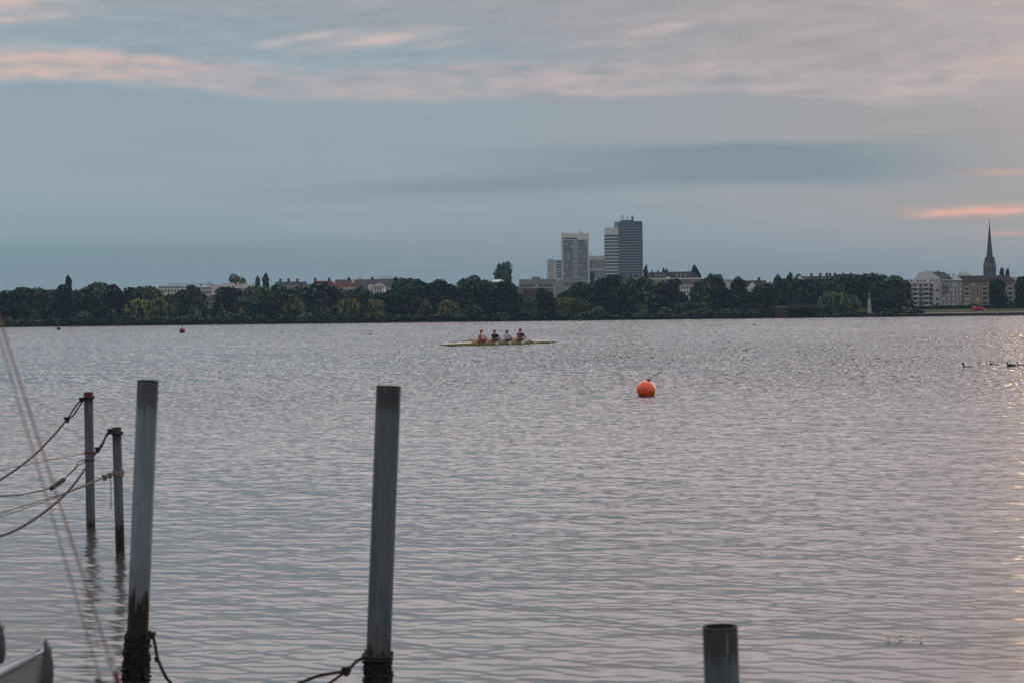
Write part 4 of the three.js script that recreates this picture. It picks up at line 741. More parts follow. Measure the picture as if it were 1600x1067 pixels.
// ------------------------------------------------------------------ coxless quad: boat axis along local x, stern at -x; rowers face the stern
const ROW = { p: onWater(782, 538.6), yaw: 0 };
const rowFrame = new THREE.Group(); rowFrame.position.set(ROW.p.x, 0, ROW.p.z); rowFrame.rotation.y = 0.83; rowFrame.updateMatrixWorld(true);
const inBoat = (g) => { g.position.copy(rowFrame.position); g.rotation.y = rowFrame.rotation.y; return g; };
const SEATS = [-2.05, -0.65, 0.75, 2.15];
{
  const g = inBoat(thing('rowing_shell', 'long yellow green racing rowing shell carrying four rowers', 'rowing boat'));
  const hullM = new THREE.MeshPhysicalMaterial({ roughness: 0.35, clearcoat: 0.6, clearcoatRoughness: 0.2, side: THREE.DoubleSide }); hullM.color.setRGB(0.36, 0.35, 0.11);
  const deckM = mat([0.62, 0.58, 0.40], 0.45), dark = mat([0.03, 0.03, 0.035], 0.45);
  const L = 6.35, half = (t) => 0.27 * Math.pow(Math.max(0, 1 - Math.pow(Math.abs(t), 2.3)), 0.75) + 0.012, top = (t) => 0.20 - 0.05 * Math.pow(Math.abs(t), 3), bot = (t) => -0.11 * (1 - Math.pow(Math.abs(t), 3)) + 0.09 * Math.pow(Math.abs(t), 5);
  const NS = 70, NV = 12, P = [], I = [];
  for (let i = 0; i <= NS; i++) { const t = i / NS * 2 - 1; for (let j = 0; j <= NV; j++) { const a = Math.PI * j / NV, z = -Math.cos(a), s = Math.sin(a); P.push(t * L, mix(top(t), bot(t), Math.pow(s, 0.8)), half(t) * z * (0.92 + 0.08 * (1 - s))); } }
  for (let i = 0; i < NS; i++) for (let j = 0; j < NV; j++) { const a = i * (NV + 1) + j, b = a + NV + 1; I.push(a, b, a + 1, b, b + 1, a + 1); }
  const hg = new THREE.BufferGeometry(); hg.setAttribute('position', new THREE.Float32BufferAttribute(P, 3)); hg.setIndex(I); hg.computeVertexNormals(); part('hull', hg, hullM, g);
  const deck = (t0, t1, rise) => { const p = [], q = []; for (let i = 0; i <= 16; i++) { const t = mix(t0, t1, i / 16); p.push(t * L, top(t), -half(t), t * L, top(t) + rise * half(t), 0, t * L, top(t), half(t)); } for (let i = 0; i < 16; i++) { const a = i * 3; q.push(a, a + 1, a + 3, a + 1, a + 4, a + 3, a + 1, a + 2, a + 4, a + 2, a + 5, a + 4); } return soup(p, q); };
  part('stern_deck', deck(-0.995, -0.50, 0.3), deckM, g); part('bow_deck', deck(0.52, 0.995, 0.35), deckM, g);
  part('cockpit_floor', soup([-0.5 * L, 0.03, -0.2, 0.52 * L, 0.03, -0.2, 0.52 * L, 0.03, 0.2, -0.5 * L, 0.03, 0.2], [0, 1, 2, 0, 2, 3]), deckM, g);
  for (const s of [-1, 1]) part('gunwale', tube(Array.from({ length: 15 }, (_, i) => { const t = mix(-0.5, 0.52, i / 14); return V(t * L, top(t) + 0.012, s * half(t)); }), 0.014, 40, 6), deckM, g);
  part('splash_board', merged([box(0.52 * L, 0.52 * L + 0.02, top(0.52), top(0.52) + 0.12, -0.2, 0.2)]), deckM, g);
  part('bow_ball', new THREE.SphereGeometry(0.035, 12, 10).translate(L, 0.13, 0), mat([0.7, 0.7, 0.68], 0.6), g);
  part('fin', box(-0.62 * L, -0.58 * L, -0.26, -0.09, -0.004, 0.004), dark, g);
  for (const x of SEATS) {
    const s = part('sliding_seat', merged([box(x - 0.11, x + 0.11, 0.155, 0.175, -0.15, 0.15), box(x - 0.08, x + 0.08, 0.10, 0.154, -0.12, -0.1), box(x - 0.08, x + 0.08, 0.10, 0.154, 0.1, 0.12)]), dark, g);
    part('rail', merged([box(x - 0.5, x + 0.25, 0.075, 0.10, -0.12, -0.1), box(x - 0.5, x + 0.25, 0.075, 0.10, 0.1, 0.12)]), dark, s);
    part('foot_stretcher', box(-0.02, 0.02, -0.14, 0.14, -0.15, 0.15).rotateZ(-0.7).translate(x - 0.98, 0.14, 0), dark, g);
    for (const q of [-1, 1]) { const pin = V(x - 0.42, 0.34, q * 0.80), r = part('rigger', merged([bar(V(x - 0.15, 0.2, q * 0.26), pin, 0.014, 6), bar(V(x - 0.62, 0.2, q * 0.26), pin, 0.014, 6), bar(V(x - 0.4, 0.10, q * 0.24), pin.clone().add(V(0, -0.06, 0)), 0.012, 6)]), dark, g); part('oarlock', merged([bar(pin.clone().add(V(0, -0.08, 0)), pin.clone().add(V(0, 0.10, 0)), 0.012, 6), new THREE.TorusGeometry(0.04, 0.01, 6, 12).translate(pin.x, pin.y + 0.04, pin.z)]), dark, r); }
  }
}
const skin = mat([0.40, 0.22, 0.155], 0.6);
const cloth = (c) => mat(c, 0.9);
// one hand in its own axes: wrist at 0, fingers towards -x curling down round a handle of 2 cm radius along z
function handBones(s) {
  const out = [[0, 0, 0, -0.075, 0.005, 0, 0.026, 0.03]];
  [-0.032, -0.011, 0.011, 0.032].forEach((z, i) => { const l = [0.85, 1, 1.05, 0.92][i]; out.push([-0.07, 0.008, z, -0.105 * l - 0.012, 0.006, z, 0.010, 0.0095], [-0.105 * l - 0.012, 0.006, z, -0.112 * l - 0.012, -0.026, z, 0.0095, 0.009], [-0.112 * l - 0.012, -0.026, z, -0.088 * l, -0.04, z, 0.009, 0.008]); });
  out.push([-0.02, -0.005, s * 0.028, -0.06, -0.025, s * 0.05, 0.013, 0.011], [-0.06, -0.025, s * 0.05, -0.09, -0.035, s * 0.036, 0.010, 0.009]);
  return out;
}
const handG = { 1: iso(field(handBones(1), 0.008), [-0.05, -0.01, 0], 0.095, 44), '-1': iso(field(handBones(-1), 0.008), [-0.05, -0.01, 0], 0.095, 44) };
function rower(seatX, o) {
  const lean = o.lean, sh = V(0.03 + lean * 0.42, 0.62, 0), hx = o.hand;
  const p = inBoat(thing('person', o.label, 'person', [0, 0, 0], 'crew of the rowing shell'));
  const local = V(seatX, 0.17, 0).applyAxisAngle(V(0, 1, 0), p.rotation.y); p.position.add(local);
  const torso = [[0, 0.09, -0.07, 0, 0.09, 0.07, 0.105, 0.105], [0, 0.12, 0, lean * 0.2, 0.32, 0, 0.12, 0.125], [lean * 0.2, 0.34, -0.05, lean * 0.36, 0.5, -0.06, 0.11, 0.10], [lean * 0.2, 0.34, 0.05, lean * 0.36, 0.5, 0.06, 0.11, 0.10], [lean * 0.4, 0.53, -0.15, lean * 0.4, 0.53, 0.15, 0.062, 0.062]];
  const bones = [...torso, [lean * 0.4, 0.54, 0, lean * 0.42 - 0.01, 0.66, 0, 0.055, 0.05]];
  const arms = [], legs = [];
  for (const s of [-1, 1]) {
    const S = V(lean * 0.4, 0.53, s * 0.175), E = V(lean * 0.4 + o.elbow, 0.31, s * 0.30), W = V(hx + 0.08, 0.235, s * 0.15);
    arms.push([S.x, S.y, S.z, E.x, E.y, E.z, 0.053, 0.04], [E.x, E.y, E.z, W.x, W.y, W.z, 0.04, 0.027]);
    legs.push([0, 0.08, s * 0.09, -0.43, 0.18, s * 0.10, 0.085, 0.058], [-0.43, 0.18, s * 0.10, -0.86, 0.05, s * 0.08, 0.055, 0.038], [-0.86, 0.03, s * 0.08, -0.93, 0.17, s * 0.08, 0.038, 0.032]);
  }
  const all = [...bones, ...arms, ...legs];
  const hc = [lean * 0.42 - 0.02, 0.765, 0];
  const head = (x, y, z) => {
    x -= hc[0]; y -= hc[1]; z -= hc[2];
    const e = (cx, cy, cz, a, b, c) => (Math.hypot((x - cx) / a, (y - cy) / b, (z - cz) / c) - 1) * Math.min(a, b, c);
    const sm = (d, f, k) => { const h = clamp(0.5 + 0.5 * (d - f) / k); return mix(d, f, h) - k * h * (1 - h); };
    let d = e(0.01, 0.03, 0, 0.098, 0.092, 0.077); d = sm(d, e(-0.03, -0.055, 0, 0.062, 0.062, 0.054), 0.04); d = sm(d, capsuleD(x, y, z, [-0.085, 0.012, 0, -0.108, -0.022, 0, 0.009, 0.014]), 0.012);
    d = sm(d, capsuleD(x, y, z, [-0.08, 0.03, -0.03, -0.08, 0.03, 0.03, 0.012, 0.012]), 0.015); d = sm(d, capsuleD(x, y, z, [-0.085, -0.055, -0.018, -0.085, -0.055, 0.018, 0.007, 0.007]), 0.01);
    for (const s of [-1, 1]) { d = sm(d, e(0.015, -0.005, s * 0.078, 0.02, 0.032, 0.012), 0.008); d = Math.max(d, -capsuleD(x, y, z, [-0.098, 0.012, s * 0.031, -0.098, 0.012, s * 0.031, 0.011, 0.011])); }
    return sm(d, capsuleD(x, y, z, [0.02, -0.05, 0, 0.02, -0.13, 0, 0.05, 0.05]), 0.03);
  };
  const gs = [iso(field(all, 0.045), [-0.35, 0.36, 0], 0.66, 66), iso(head, [hc[0], hc[1] - 0.02, 0], 0.165, 48)];
  for (const s of [-1, 1]) gs.push(handG[s].clone().translate(hx + 0.06, 0.24, s * 0.14));
  part('body', gs, skin, p);
  // clothing follows the body a finger's breadth outside it
  const tf = field([...torso, ...arms.filter((_, i) => i % 2 === 0)], 0.045), cut = (fn, region) => (x, y, z) => Math.max(fn(x, y, z) - 0.014, region(x, y, z));
  part('shirt', iso(cut(tf, (x, y, z) => Math.max(0.20 - y, y - 0.60, Math.abs(z) - (o.sleeve ? 0.265 : 0.20), o.sleeve ? 0.36 - y - (Math.abs(z) < 0.19 ? 1 : 0) : -1)), [0.02, 0.36, 0], 0.36, 50), cloth(o.shirt), p);
  if (o.front) part('bib', iso((x, y, z) => Math.max(tf(x, y, z) - 0.022, 0.14 - y, y - 0.56, Math.abs(z) - 0.085 - 0.3 * Math.max(0, 0.42 - y), x - lean * (y - 0.1) * 0.9 + 0.0), [0.0, 0.36, 0], 0.36, 50), cloth(o.front), p);
  part('shorts', iso(cut(field([torso[0], torso[1], ...legs], 0.045), (x, y, z) => Math.max(y - 0.235, -0.30 - x)), [-0.1, 0.12, 0], 0.32, 44), cloth(o.shorts), p);
  // hair or cap
  const ex = (a, b, c, gx) => (x, y, z) => (Math.hypot((x - hc[0] - gx) / a, (y - hc[1] - 0.03) / b, (z - hc[2]) / c) - 1) * 0.09;
  if (o.cap) {
    const cp = part('cap', iso((x, y, z) => Math.max(ex(0.108, 0.105, 0.088, 0.008)(x, y, z), hc[1] + 0.035 - y), [hc[0], hc[1] + 0.06, 0], 0.14, 40), cloth(o.cap), p);
    if (o.peak) part('peak', iso((x, y, z) => Math.max(Math.hypot((x - hc[0] + 0.08) / 0.085, (z - hc[2]) / 0.07) * 0.07 - 0.07, Math.abs(y - hc[1] - 0.042) - 0.009), [hc[0] - 0.1, hc[1] + 0.045, 0], 0.12, 34), cloth(o.cap), cp);
  }
  part('hair', iso((x, y, z) => Math.max(ex(0.104, o.cap ? 0.094 : 0.103, 0.084, 0.014)(x, y, z) - 0.006 * noise(x * 60, y * 60, z * 60), (hc[1] + (o.cap ? -0.06 : -0.055) - y), (x - hc[0] < -0.03 ? hc[1] + 0.062 - y : x - hc[0] < 0.035 ? hc[1] + 0.01 - y : -1)), [hc[0], hc[1] + 0.03, 0], 0.15, 42), cloth(o.hair), p);
  return p;
}
const crew = [
  { lean: 0.02, hand: -0.24, elbow: 0.12, sleeve: true, shirt: [0.66, 0.67, 0.68], front: [0.36, 0.01, 0.03], shorts: [0.34, 0.02, 0.04], cap: [0.42, 0.02, 0.05], hair: [0.1, 0.05, 0.03], label: 'person in a red cap and white shirt with red bib rowing in the stern seat' },
  { lean: 0.06, hand: -0.20, elbow: 0.14, sleeve: true, shirt: [0.014, 0.035, 0.05], shorts: [0.05, 0.02, 0.035], hair: [0.018, 0.013, 0.012], label: 'person with dark hair and a dark navy shirt rowing behind the red cap' },
  { lean: 0.00, hand: -0.22, elbow: 0.12, sleeve: true, shirt: [0.42, 0.50, 0.66], shorts: [0.03, 0.03, 0.07], cap: [0.06, 0.07, 0.09], peak: true, hair: [0.05, 0.045, 0.04], label: 'person in a dark peaked cap and pale blue shirt rowing' },
  { lean: 0.10, hand: -0.24, elbow: 0.14, sleeve: true, shirt: [0.03, 0.08, 0.10], front: [0.36, 0.01, 0.04], shorts: [0.05, 0.02, 0.03], hair: [0.10, 0.055, 0.025], label: 'person with brown hair and a red bib over dark sleeves rowing nearest the bow' },
];
const crewSize = [1.08, 1.06, 1.0, 1.12];
crew.forEach((o, i) => { const p = rower(SEATS[i], o); p.scale.set(crewSize[i] * 1.14, crewSize[i], crewSize[i] * 1.2); });
// two sculls each; the blades trail towards the stern and rest near the water
{
  const shaftM = mat([0.025, 0.025, 0.03], 0.45), bladeM = mat([0.80, 0.80, 0.78], 0.4), gripM = mat([0.08, 0.09, 0.12], 0.8);
  const bs = new THREE.Shape(); bs.moveTo(0, -0.02); bs.bezierCurveTo(0.1, -0.05, 0.14, -0.1, 0.22, -0.125); bs.lineTo(0.44, -0.12); bs.quadraticCurveTo(0.47, -0.02, 0.46, 0.085); bs.lineTo(0.24, 0.095); bs.bezierCurveTo(0.14, 0.08, 0.1, 0.04, 0, 0.02);
  const bladeG = new THREE.ExtrudeGeometry(bs, { depth: 0.012, bevelEnabled: true, bevelSize: 0.004, bevelThickness: 0.004, bevelSegments: 2 }).translate(0, 0, -0.006);
  SEATS.forEach((x, i) => { for (const q of [-1, 1]) {
    const who = ['red cap', 'navy shirt', 'pale blue shirt', 'brown hair'][i], g = inBoat(thing('scull', (q > 0 ? 'white bladed scull reaching over the near side, held by the rower with ' : 'dark scull shaft reaching over the far side, held by the rower with ') + who, 'oar', [0, 0, 0], 'sculls of the rowing shell'));
    const hand = V(x + (crew[i].hand - 0.03) * crewSize[i] * 1.14, 0.17 + 0.225 * crewSize[i], q * 0.16), pin = V(x - 0.42, 0.38, q * 0.80), dir = pin.clone().sub(hand); dir.normalize();
    const tip = pin.clone().add(V(-0.60, -0.17, q * 1.55).normalize().multiplyScalar(1.62));
    part('shaft', merged([cone(hand, pin, 0.021, 0.022), cone(pin, tip, 0.022, 0.016)]), shaftM, g);
    part('grip', bar(hand.clone().sub(dir.clone().multiplyScalar(0.07)), hand.clone().add(dir.clone().multiplyScalar(0.06)), 0.024, 8), gripM, g);
    const d2 = tip.clone().sub(pin).normalize(), bl = part('blade', bladeG, bladeM, g); bl.position.copy(tip); const zx = V(0, 0, 1).cross(d2); bl.quaternion.setFromUnitVectors(V(1, 0, 0), d2); bl.rotateX(q > 0 ? 0.3 : 0.5);
    part('collar', bar(pin.clone().sub(d2.clone().multiplyScalar(0.05)), pin.clone().add(d2.clone().multiplyScalar(0.08)), 0.03, 10), gripM, g);
  } });
}
// ------------------------------------------------------------------ near piles
function pileTexture(seed, tide, grime, tone) {        // weathered steel with drips; below the ragged tide line black weed and slime
  const W = 256, H = 1024, d = new Uint8Array(W * H * 4), r = rng(seed), drips = Array.from({ length: 26 }, () => [r(), r(), 0.05 + 0.25 * r(), 0.004 + 0.012 * r(), r()]);
  for (let j = 0; j < H; j++) for (let i = 0; i < W; i++) {
    const u = i / W, v = j / H, a = u * 6.283, cx = Math.cos(a), cy = Math.sin(a);
    let n = fbm(cx * 1.6 + seed, cy * 1.6, v * 7, 4), fine = fbm(cx * 9, cy * 9 + seed, v * 60, 3), st = fbm(cx * 6 + 3, cy * 6, v * 3 + seed, 3);
    let c = [0.26 * tone, 0.325 * tone, 0.365 * tone].map((x) => x * (1 + 0.7 * n + 0.3 * fine + 0.18 * st));
    let rust = sstep(0.16, 0.42, n + 0.5 * fine + (v > 0.965 ? 0.35 : 0));
    for (const [du, dv, dl, dw] of drips) { const e = Math.abs(((u - du + 1.5) % 1) - 0.5); if (v < dv && v > dv - dl) rust = Math.max(rust, 0.5 * (1 - (dv - v) / dl) * sstep(dw, 0, e)); }
    c = mix3(c, [0.085 * (0.3 + tone), 0.085 * (0.3 + tone), 0.08 * (0.3 + tone)], 0.45 * rust);
    const cap = 0.955 + 0.03 * n + 0.02 * fine; c = mix3(c, [0.036, 0.037, 0.037], 0.7 * sstep(cap - 0.01, cap + 0.015, v));      // soot and lichen crust round the top
    const drop = sstep(0.30, 0.36, fbm(cx * 5 + 31, cy * 5 + seed, v * 16, 3)) * sstep(0.5, 0.95, v); c = mix3(c, [0.42, 0.42, 0.40], 0.5 * drop);                       // bird droppings
    const edge = tide + 0.03 * fbm(cx * 1.5 + seed, cy * 1.5, 1.5, 3) + 0.05 * fbm(cx * 3 + seed, cy * 3, v * 34, 4) + 0.006 * noise(cx * 9, cy * 9, v * 90);
    c = mix3(c, [0.016, 0.011, 0.010], sstep(edge + 0.012, edge - 0.006, v)); if (v < edge + 0.05 && v > edge) c = mix3(c, [0.10, 0.055, 0.045], 0.6 * sstep(-0.1, 0.3, fine + n) * grime);
    const o = (j * W + i) * 4; for (let q = 0; q < 3; q++) { const x = clamp(c[q]); d[o + q] = 255 * (x <= 0.0031308 ? 12.92 * x : 1.055 * Math.pow(x, 1 / 2.4) - 0.055); } d[o + 3] = 255;
  }
  const t = new THREE.DataTexture(d, W, H); t.colorSpace = THREE.SRGBColorSpace; t.magFilter = THREE.LinearFilter; t.wrapS = THREE.RepeatWrapping; t.needsUpdate = true; return t;
}
const slime = mat([0.010, 0.009, 0.009], 0.75), slimeBrown = mat([0.016, 0.013, 0.013], 0.8);
function pile(name, label, top, low, dist, diaPx, tide, tone, seed, weed) {
  const T = at(top[0], top[1], dist), B0 = at(low[0], low[1], dist), dir = T.clone().sub(B0).normalize();
  const foot = T.clone().add(dir.clone().multiplyScalar(-(T.y + 1.6) / dir.y)), H = T.distanceTo(foot), R = diaPx * dist / F / 2;
  const g = thing(name, label, 'post', [foot.x, foot.y, foot.z]); g.quaternion.setFromUnitVectors(V(0, 1, 0), dir); g.rotateY(seed);
  const wl = 1.6 / H, tex = pileTexture(seed, wl + tide / H, 1, tone), m = mat([1, 1, 1], 0.62, { map: tex, metalness: 0.15 });
  const wallT = 0.008, seg = 56, nr = 60, P = [], U = [], I = [], r = rng(seed);
  for (let j = 0; j <= nr; j++) for (let i = 0; i <= seg; i++) { const a = i / seg * 6.2832, v = j / nr, rr = R * (1 + 0.006 * noise(Math.cos(a) * 2, Math.sin(a) * 2, v * 9 + seed)); P.push(Math.cos(a) * rr, v * H, Math.sin(a) * rr); U.push(i / seg, v); }
  for (let j = 0; j < nr; j++) for (let i = 0; i < seg; i++) { const a = j * (seg + 1) + i, b = a + seg + 1; I.push(a, b, a + 1, b, b + 1, a + 1); }
  const tg = new THREE.BufferGeometry(); tg.setAttribute('position', new THREE.Float32BufferAttribute(P, 3)); tg.setAttribute('uv', new THREE.Float32BufferAttribute(U, 2)); tg.setIndex(I); tg.computeVertexNormals();
  part('tube', tg, m, g);
  part('rim', new THREE.LatheGeometry([[R * 1.004, H - 0.004], [R * 0.995, H + 0.004], [R - wallT, H + 0.004], [R - wallT - 0.002, H - 0.30], [0.001, H - 0.30]].map(([x, y]) => new THREE.Vector2(x, y)), 48), slimeBrown, g);
  if (weed) {                                            // mussels and weed wrapped round the foot
    const gs = []; const n = Math.round(2600 * (weed + 0.25));
    for (let i = 0; i < n; i++) { const a = r() * 6.283, v = r(), y = 1.6 - 0.25 + (weed + 0.25) * v, bulge = 1.0 + 0.16 * Math.pow(1 - v, 0.6), s = (0.006 + 0.010 * r()) * (1.15 - 0.5 * v); gs.push(new THREE.IcosahedronGeometry(s, 0).scale(1, 1.5 + r(), 0.8).rotateX(r() * 3).rotateZ(r() * 3).translate(Math.cos(a) * R * bulge, y, Math.sin(a) * R * bulge)); }
    const w = part('weed_growth', gs, slime, g); w.userData.kind = 'stuff';
  }
  g.userData.H = H; return g;
}
pile('mooring_pile', 'grey steel mooring pile with a black weedy foot, beside the thin poles', [230.5, 595], [211.5, 1060], 9.6, 33, 0.60, 0.72, 2, 0.40);
pile('mooring_pile', 'dark grey steel mooring pile tied with a rope at its black foot', [607, 604], [590.5, 1040], 9.6, 38.5, 0.27, 0.40, 5, 0.27);
pile('mooring_pile', 'short wide steel pile standing clear of the others with a notched open top', [1125.5, 980], [1128.5, 1067], 6.5, 55, 0.2, 0.40, 9, 0.1);
pile('thin_pole', 'thin steel pole with a red painted cap and dark blue rope at its top', [137.3, 613], [141, 820], 18, 14.2, 0.03, 0.42, 13, 0);
pile('thin_pole', 'shorter thin steel pole with blue and grey ropes tied round it', [181.5, 668], [187, 860], 16, 14.2, 0.22, 0.42, 17, 0);
{ // red painted band and rope wraps are their own things on the pole
  const a = at(137.4, 613.4, 18), g = scene.children.find((o) => o.name === 'thin_pole'), R = 14.4 * 18 / F / 2;
  part('red_cap', new THREE.CylinderGeometry(R * 1.03, R * 1.03, 0.026, 32, 1, true).translate(0, g.userData.H - 0.015, 0), mat([0.16, 0.02, 0.03], 0.7), g);
}
// ropes: runs of laid rope through pixels at given distances
function ropeGeo(pts, r) {
  const c = new THREE.CatmullRomCurve3(pts), L = c.getLength(), n = Math.min(240, Math.max(24, Math.round(L / (r * 6)))), out = [];
  const fr = c.computeFrenetFrames(n, false);
  for (let s = 0; s < 3; s++) { const q = []; for (let i = 0; i <= n; i++) { const p = c.getPointAt(i / n), a = s * 2.094 + i * 0.9; q.push(p.add(fr.normals[i].clone().multiplyScalar(Math.cos(a) * r * 0.5)).add(fr.binormals[i].clone().multiplyScalar(Math.sin(a) * r * 0.5))); } out.push(new THREE.TubeGeometry(new THREE.CatmullRomCurve3(q), n, r * 0.58, 5, false)); }
  return merged(out);
}
const path = (list) => list.map(([x, y, d]) => at(x, y, d));
function wrapGeo(px, py, dist, diaPx, turns, r) { const c = at(px, py, dist), R = diaPx * dist / F / 2 + r, q = []; for (let i = 0; i <= turns * 16; i++) { const a = i / 16 * 6.283; q.push(V(c.x + Math.cos(a) * R, c.y + i / 16 * r * 1.7, c.z + Math.sin(a) * R)); } return tube(q, r, turns * 24, 6); }
function knotGeo(px, py, dist, s) { const c = at(px, py, dist), q = []; for (let i = 0; i <= 40; i++) { const t = i / 40 * 6.283; q.push(V(c.x + s * (Math.sin(t) + 2 * Math.sin(2 * t)) * 0.33, c.y + s * (Math.cos(t) - 2 * Math.cos(2 * t)) * 0.33, c.z + s * 0.5 * Math.sin(3 * t))); } return tube(q, s * 0.32, 60, 6); }
const navyRope = mat([0.018, 0.02, 0.035], 0.9), blackRope = mat([0.015, 0.015, 0.018], 0.9), greyRope = mat([0.20, 0.19, 0.18], 0.9), pinkRope = mat([0.22, 0.12, 0.11], 0.9), darkRope = mat([0.03, 0.022, 0.02], 0.9);
{
  let g = thing('mooring_rope', 'thick dark blue rope looped round the red capped pole', 'rope');
  part('line', ropeGeo(path([[104, 655, 17.6], [90, 672, 17.3], [62, 702, 16.8], [30, 729, 16], [0, 749, 15.2], [-60, 786, 13.6]]), 0.010), blackRope, g);
  part('bridle', [ropeGeo(path([[131, 622, 17.95], [122, 629, 17.9], [104, 655, 17.6]]), 0.009), ropeGeo(path([[131, 623, 17.95], [124, 633, 17.85], [114, 648, 17.7], [104, 656, 17.6]]), 0.009)], navyRope, g);
  part('wrap', wrapGeo(137.4, 622, 18, 14.2, 1, 0.009), navyRope, g); part('knot', [knotGeo(104, 655, 17.6, 0.028), knotGeo(126, 624, 17.9, 0.022)], blackRope, g);
  g = thing('thin_line', 'thin pinkish line tied round the red capped pole with red tape', 'rope');
  part('line', ropeGeo(path([[132, 708, 17.95], [100, 714, 17.2], [50, 724, 16.2], [0, 733.5, 15.2], [-60, 745, 13.8]]), 0.004), pinkRope, g); part('wrap', wrapGeo(138.6, 707, 18, 14.2, 1, 0.007), mat([0.13, 0.035, 0.035], 0.8), g);
  g = thing('snubber_line', 'rope with a black rubber snubber hanging from the red capped pole', 'rope');
  part('line', ropeGeo(path([[80, 762, 16.6], [60, 767, 16.3], [30, 773, 15.6], [0, 775, 15], [-60, 778, 13.6]]), 0.006), blackRope, g);
  part('bridle', [ropeGeo(path([[134, 718, 17.95], [124, 720, 17.8], [116, 731, 17.4], [97, 750, 16.9]]), 0.005), ropeGeo(path([[134, 722, 17.95], [126, 724, 17.7], [117, 732, 17.4], [97, 750, 16.9]]), 0.005)], blackRope, g);
  part('snubber', merged([cone(at(98.5, 749, 16.9), at(79, 763, 16.6), 0.022, 0.022, 12)]), blackRope, g); part('wrap', wrapGeo(138.8, 719, 18, 14.2, 1, 0.006), blackRope, g);
  g = thing('mooring_rope', 'thick dark blue rope sagging from the top of the shorter thin pole', 'rope');
  part('line', ropeGeo(path([[150, 705, 15.7], [138, 724, 15.5], [105, 768, 14.9], [60, 806, 14.2], [22, 829, 13.6], [0, 837, 13.2], [-60, 853, 12.2]]), 0.010), navyRope, g);
  part('bridle', [ropeGeo(path([[175, 671, 15.95], [168, 676, 15.9], [160, 691, 15.8], [150, 705, 15.7]]), 0.010), ropeGeo(path([[175, 673, 15.95], [166, 680, 15.9], [158, 697, 15.75], [149, 707, 15.7]]), 0.010)], navyRope, g);
  part('wrap', wrapGeo(182, 678, 16, 14.2, 1, 0.009), navyRope, g); part('knot', [knotGeo(152, 702, 15.7, 0.024), knotGeo(171, 673, 15.9, 0.022)], navyRope, g);
  g = thing('grey_line', 'thin grey line knotted with loose tails round the shorter thin pole', 'rope');
  part('line', [ropeGeo(path([[178, 741, 15.95], [160, 746, 15.7], [105, 768, 15], [50, 786, 14.3], [0, 801, 13.6], [-60, 820, 12.8]]), 0.0055), ropeGeo(path([[160, 747, 15.7], [105, 770, 15], [50, 790, 14.3], [0, 807, 13.6], [-60, 828, 12.8]]), 0.0045)], greyRope, g);
  part('wrap', wrapGeo(183.8, 743, 16, 14.2, 4, 0.007), greyRope, g); part('knot', [knotGeo(163, 745, 15.75, 0.026), knotGeo(171, 742, 15.85, 0.024)], greyRope, g); part('tail', ropeGeo(path([[172, 744, 15.8], [172.6, 765, 15.8], [172.4, 797, 15.8]]), 0.0045), greyRope, g);
  g = thing('slack_rope', 'wet dark rope slung low between the two tall mooring piles', 'rope');
  part('line', ropeGeo(path([[233, 985, 9.55], [240, 1000, 9.55], [246, 1030, 9.5], [262, 1062, 9.45], [300, 1092, 9.4], [400, 1100, 9.35], [465, 1068, 9.4], [505, 1054, 9.45], [540, 1048, 9.5], [556, 1034, 9.55], [570, 1026, 9.58]]), 0.0095), darkRope, g);
  part('strand', ropeGeo(path([[540, 1049, 9.5], [522, 1062, 9.48], [500, 1075, 9.45], [440, 1092, 9.4]]), 0.008), darkRope, g);
  part('knot', [knotGeo(541, 1048, 9.5, 0.024), knotGeo(244, 1030, 9.5, 0.014), knotGeo(237, 992, 9.55, 0.018)], darkRope, g);
  part('wrap', [wrapGeo(590, 1030, 9.6, 39, 2, 0.010)], slime, g);
}
// ------------------------------------------------------------------ moored dinghies, bows at the left edge
function dinghyGeo(L, B, D) {
  const NS = 34, NV = 14, P = [], I = [], half = (t) => B / 2 * Math.sin(Math.min(1, (t + 0.006) * 1.5) * Math.PI / 2), sheer = (t) => D * (1 - 0.40 * Math.sin(Math.min(1, t * 3.4) * Math.PI / 2));
  for (let i = 0; i <= NS; i++) { const t = Math.pow(i / NS, 1.4); for (let j = 0; j <= NV; j++) { const a = Math.PI * j / NV, z = -Math.cos(a), s = Math.sin(a), y = mix(sheer(t), -0.10, Math.pow(s, 0.75)), rake = 0.20 * Math.pow((sheer(0) - Math.min(y, sheer(0))) / sheer(0), 1.7) * (1 - t); P.push(-t * L - rake, y, half(t) * z); } }
  for (let i = 0; i < NS; i++) for (let j = 0; j < NV; j++) { const a = i * (NV + 1) + j, b = a + NV + 1; I.push(a, a + 1, b, b, a + 1, b + 1); }
  const g = new THREE.BufferGeometry(); g.setAttribute('position', new THREE.Float32BufferAttribute(P, 3)); g.setIndex(I); g.computeVertexNormals();
  const dp = [], di = []; for (let i = 0; i <= NS; i++) { const t = Math.pow(i / NS, 1.4); dp.push(-t * L, sheer(t), -half(t), -t * L, sheer(t) + half(t) * 0.16, 0, -t * L, sheer(t), half(t)); } for (let i = 0; i < NS; i++) { const a = i * 3; di.push(a, a + 3, a + 1, a + 1, a + 3, a + 4, a + 1, a + 4, a + 2, a + 2, a + 4, a + 5); }
  const tp = []; const ti = [];
  const dk = new THREE.BufferGeometry(); dk.setAttribute('position', new THREE.Float32BufferAttribute(dp, 3)); dk.setIndex(di); dk.computeVertexNormals();
  const tr = new THREE.Shape(); tr.moveTo(-B / 2, sheer(1)); for (let j = 1; j <= NV; j++) { const a = Math.PI * j / NV; tr.lineTo(-Math.cos(a) * half(1), mix(sheer(1), -0.10, Math.pow(Math.sin(a), 0.75))); }
  return { hull: g, deck: dk, transom: new THREE.ShapeGeometry(tr).rotateY(Math.PI / 2).translate(-L, 0, 0), sheer, half };
}
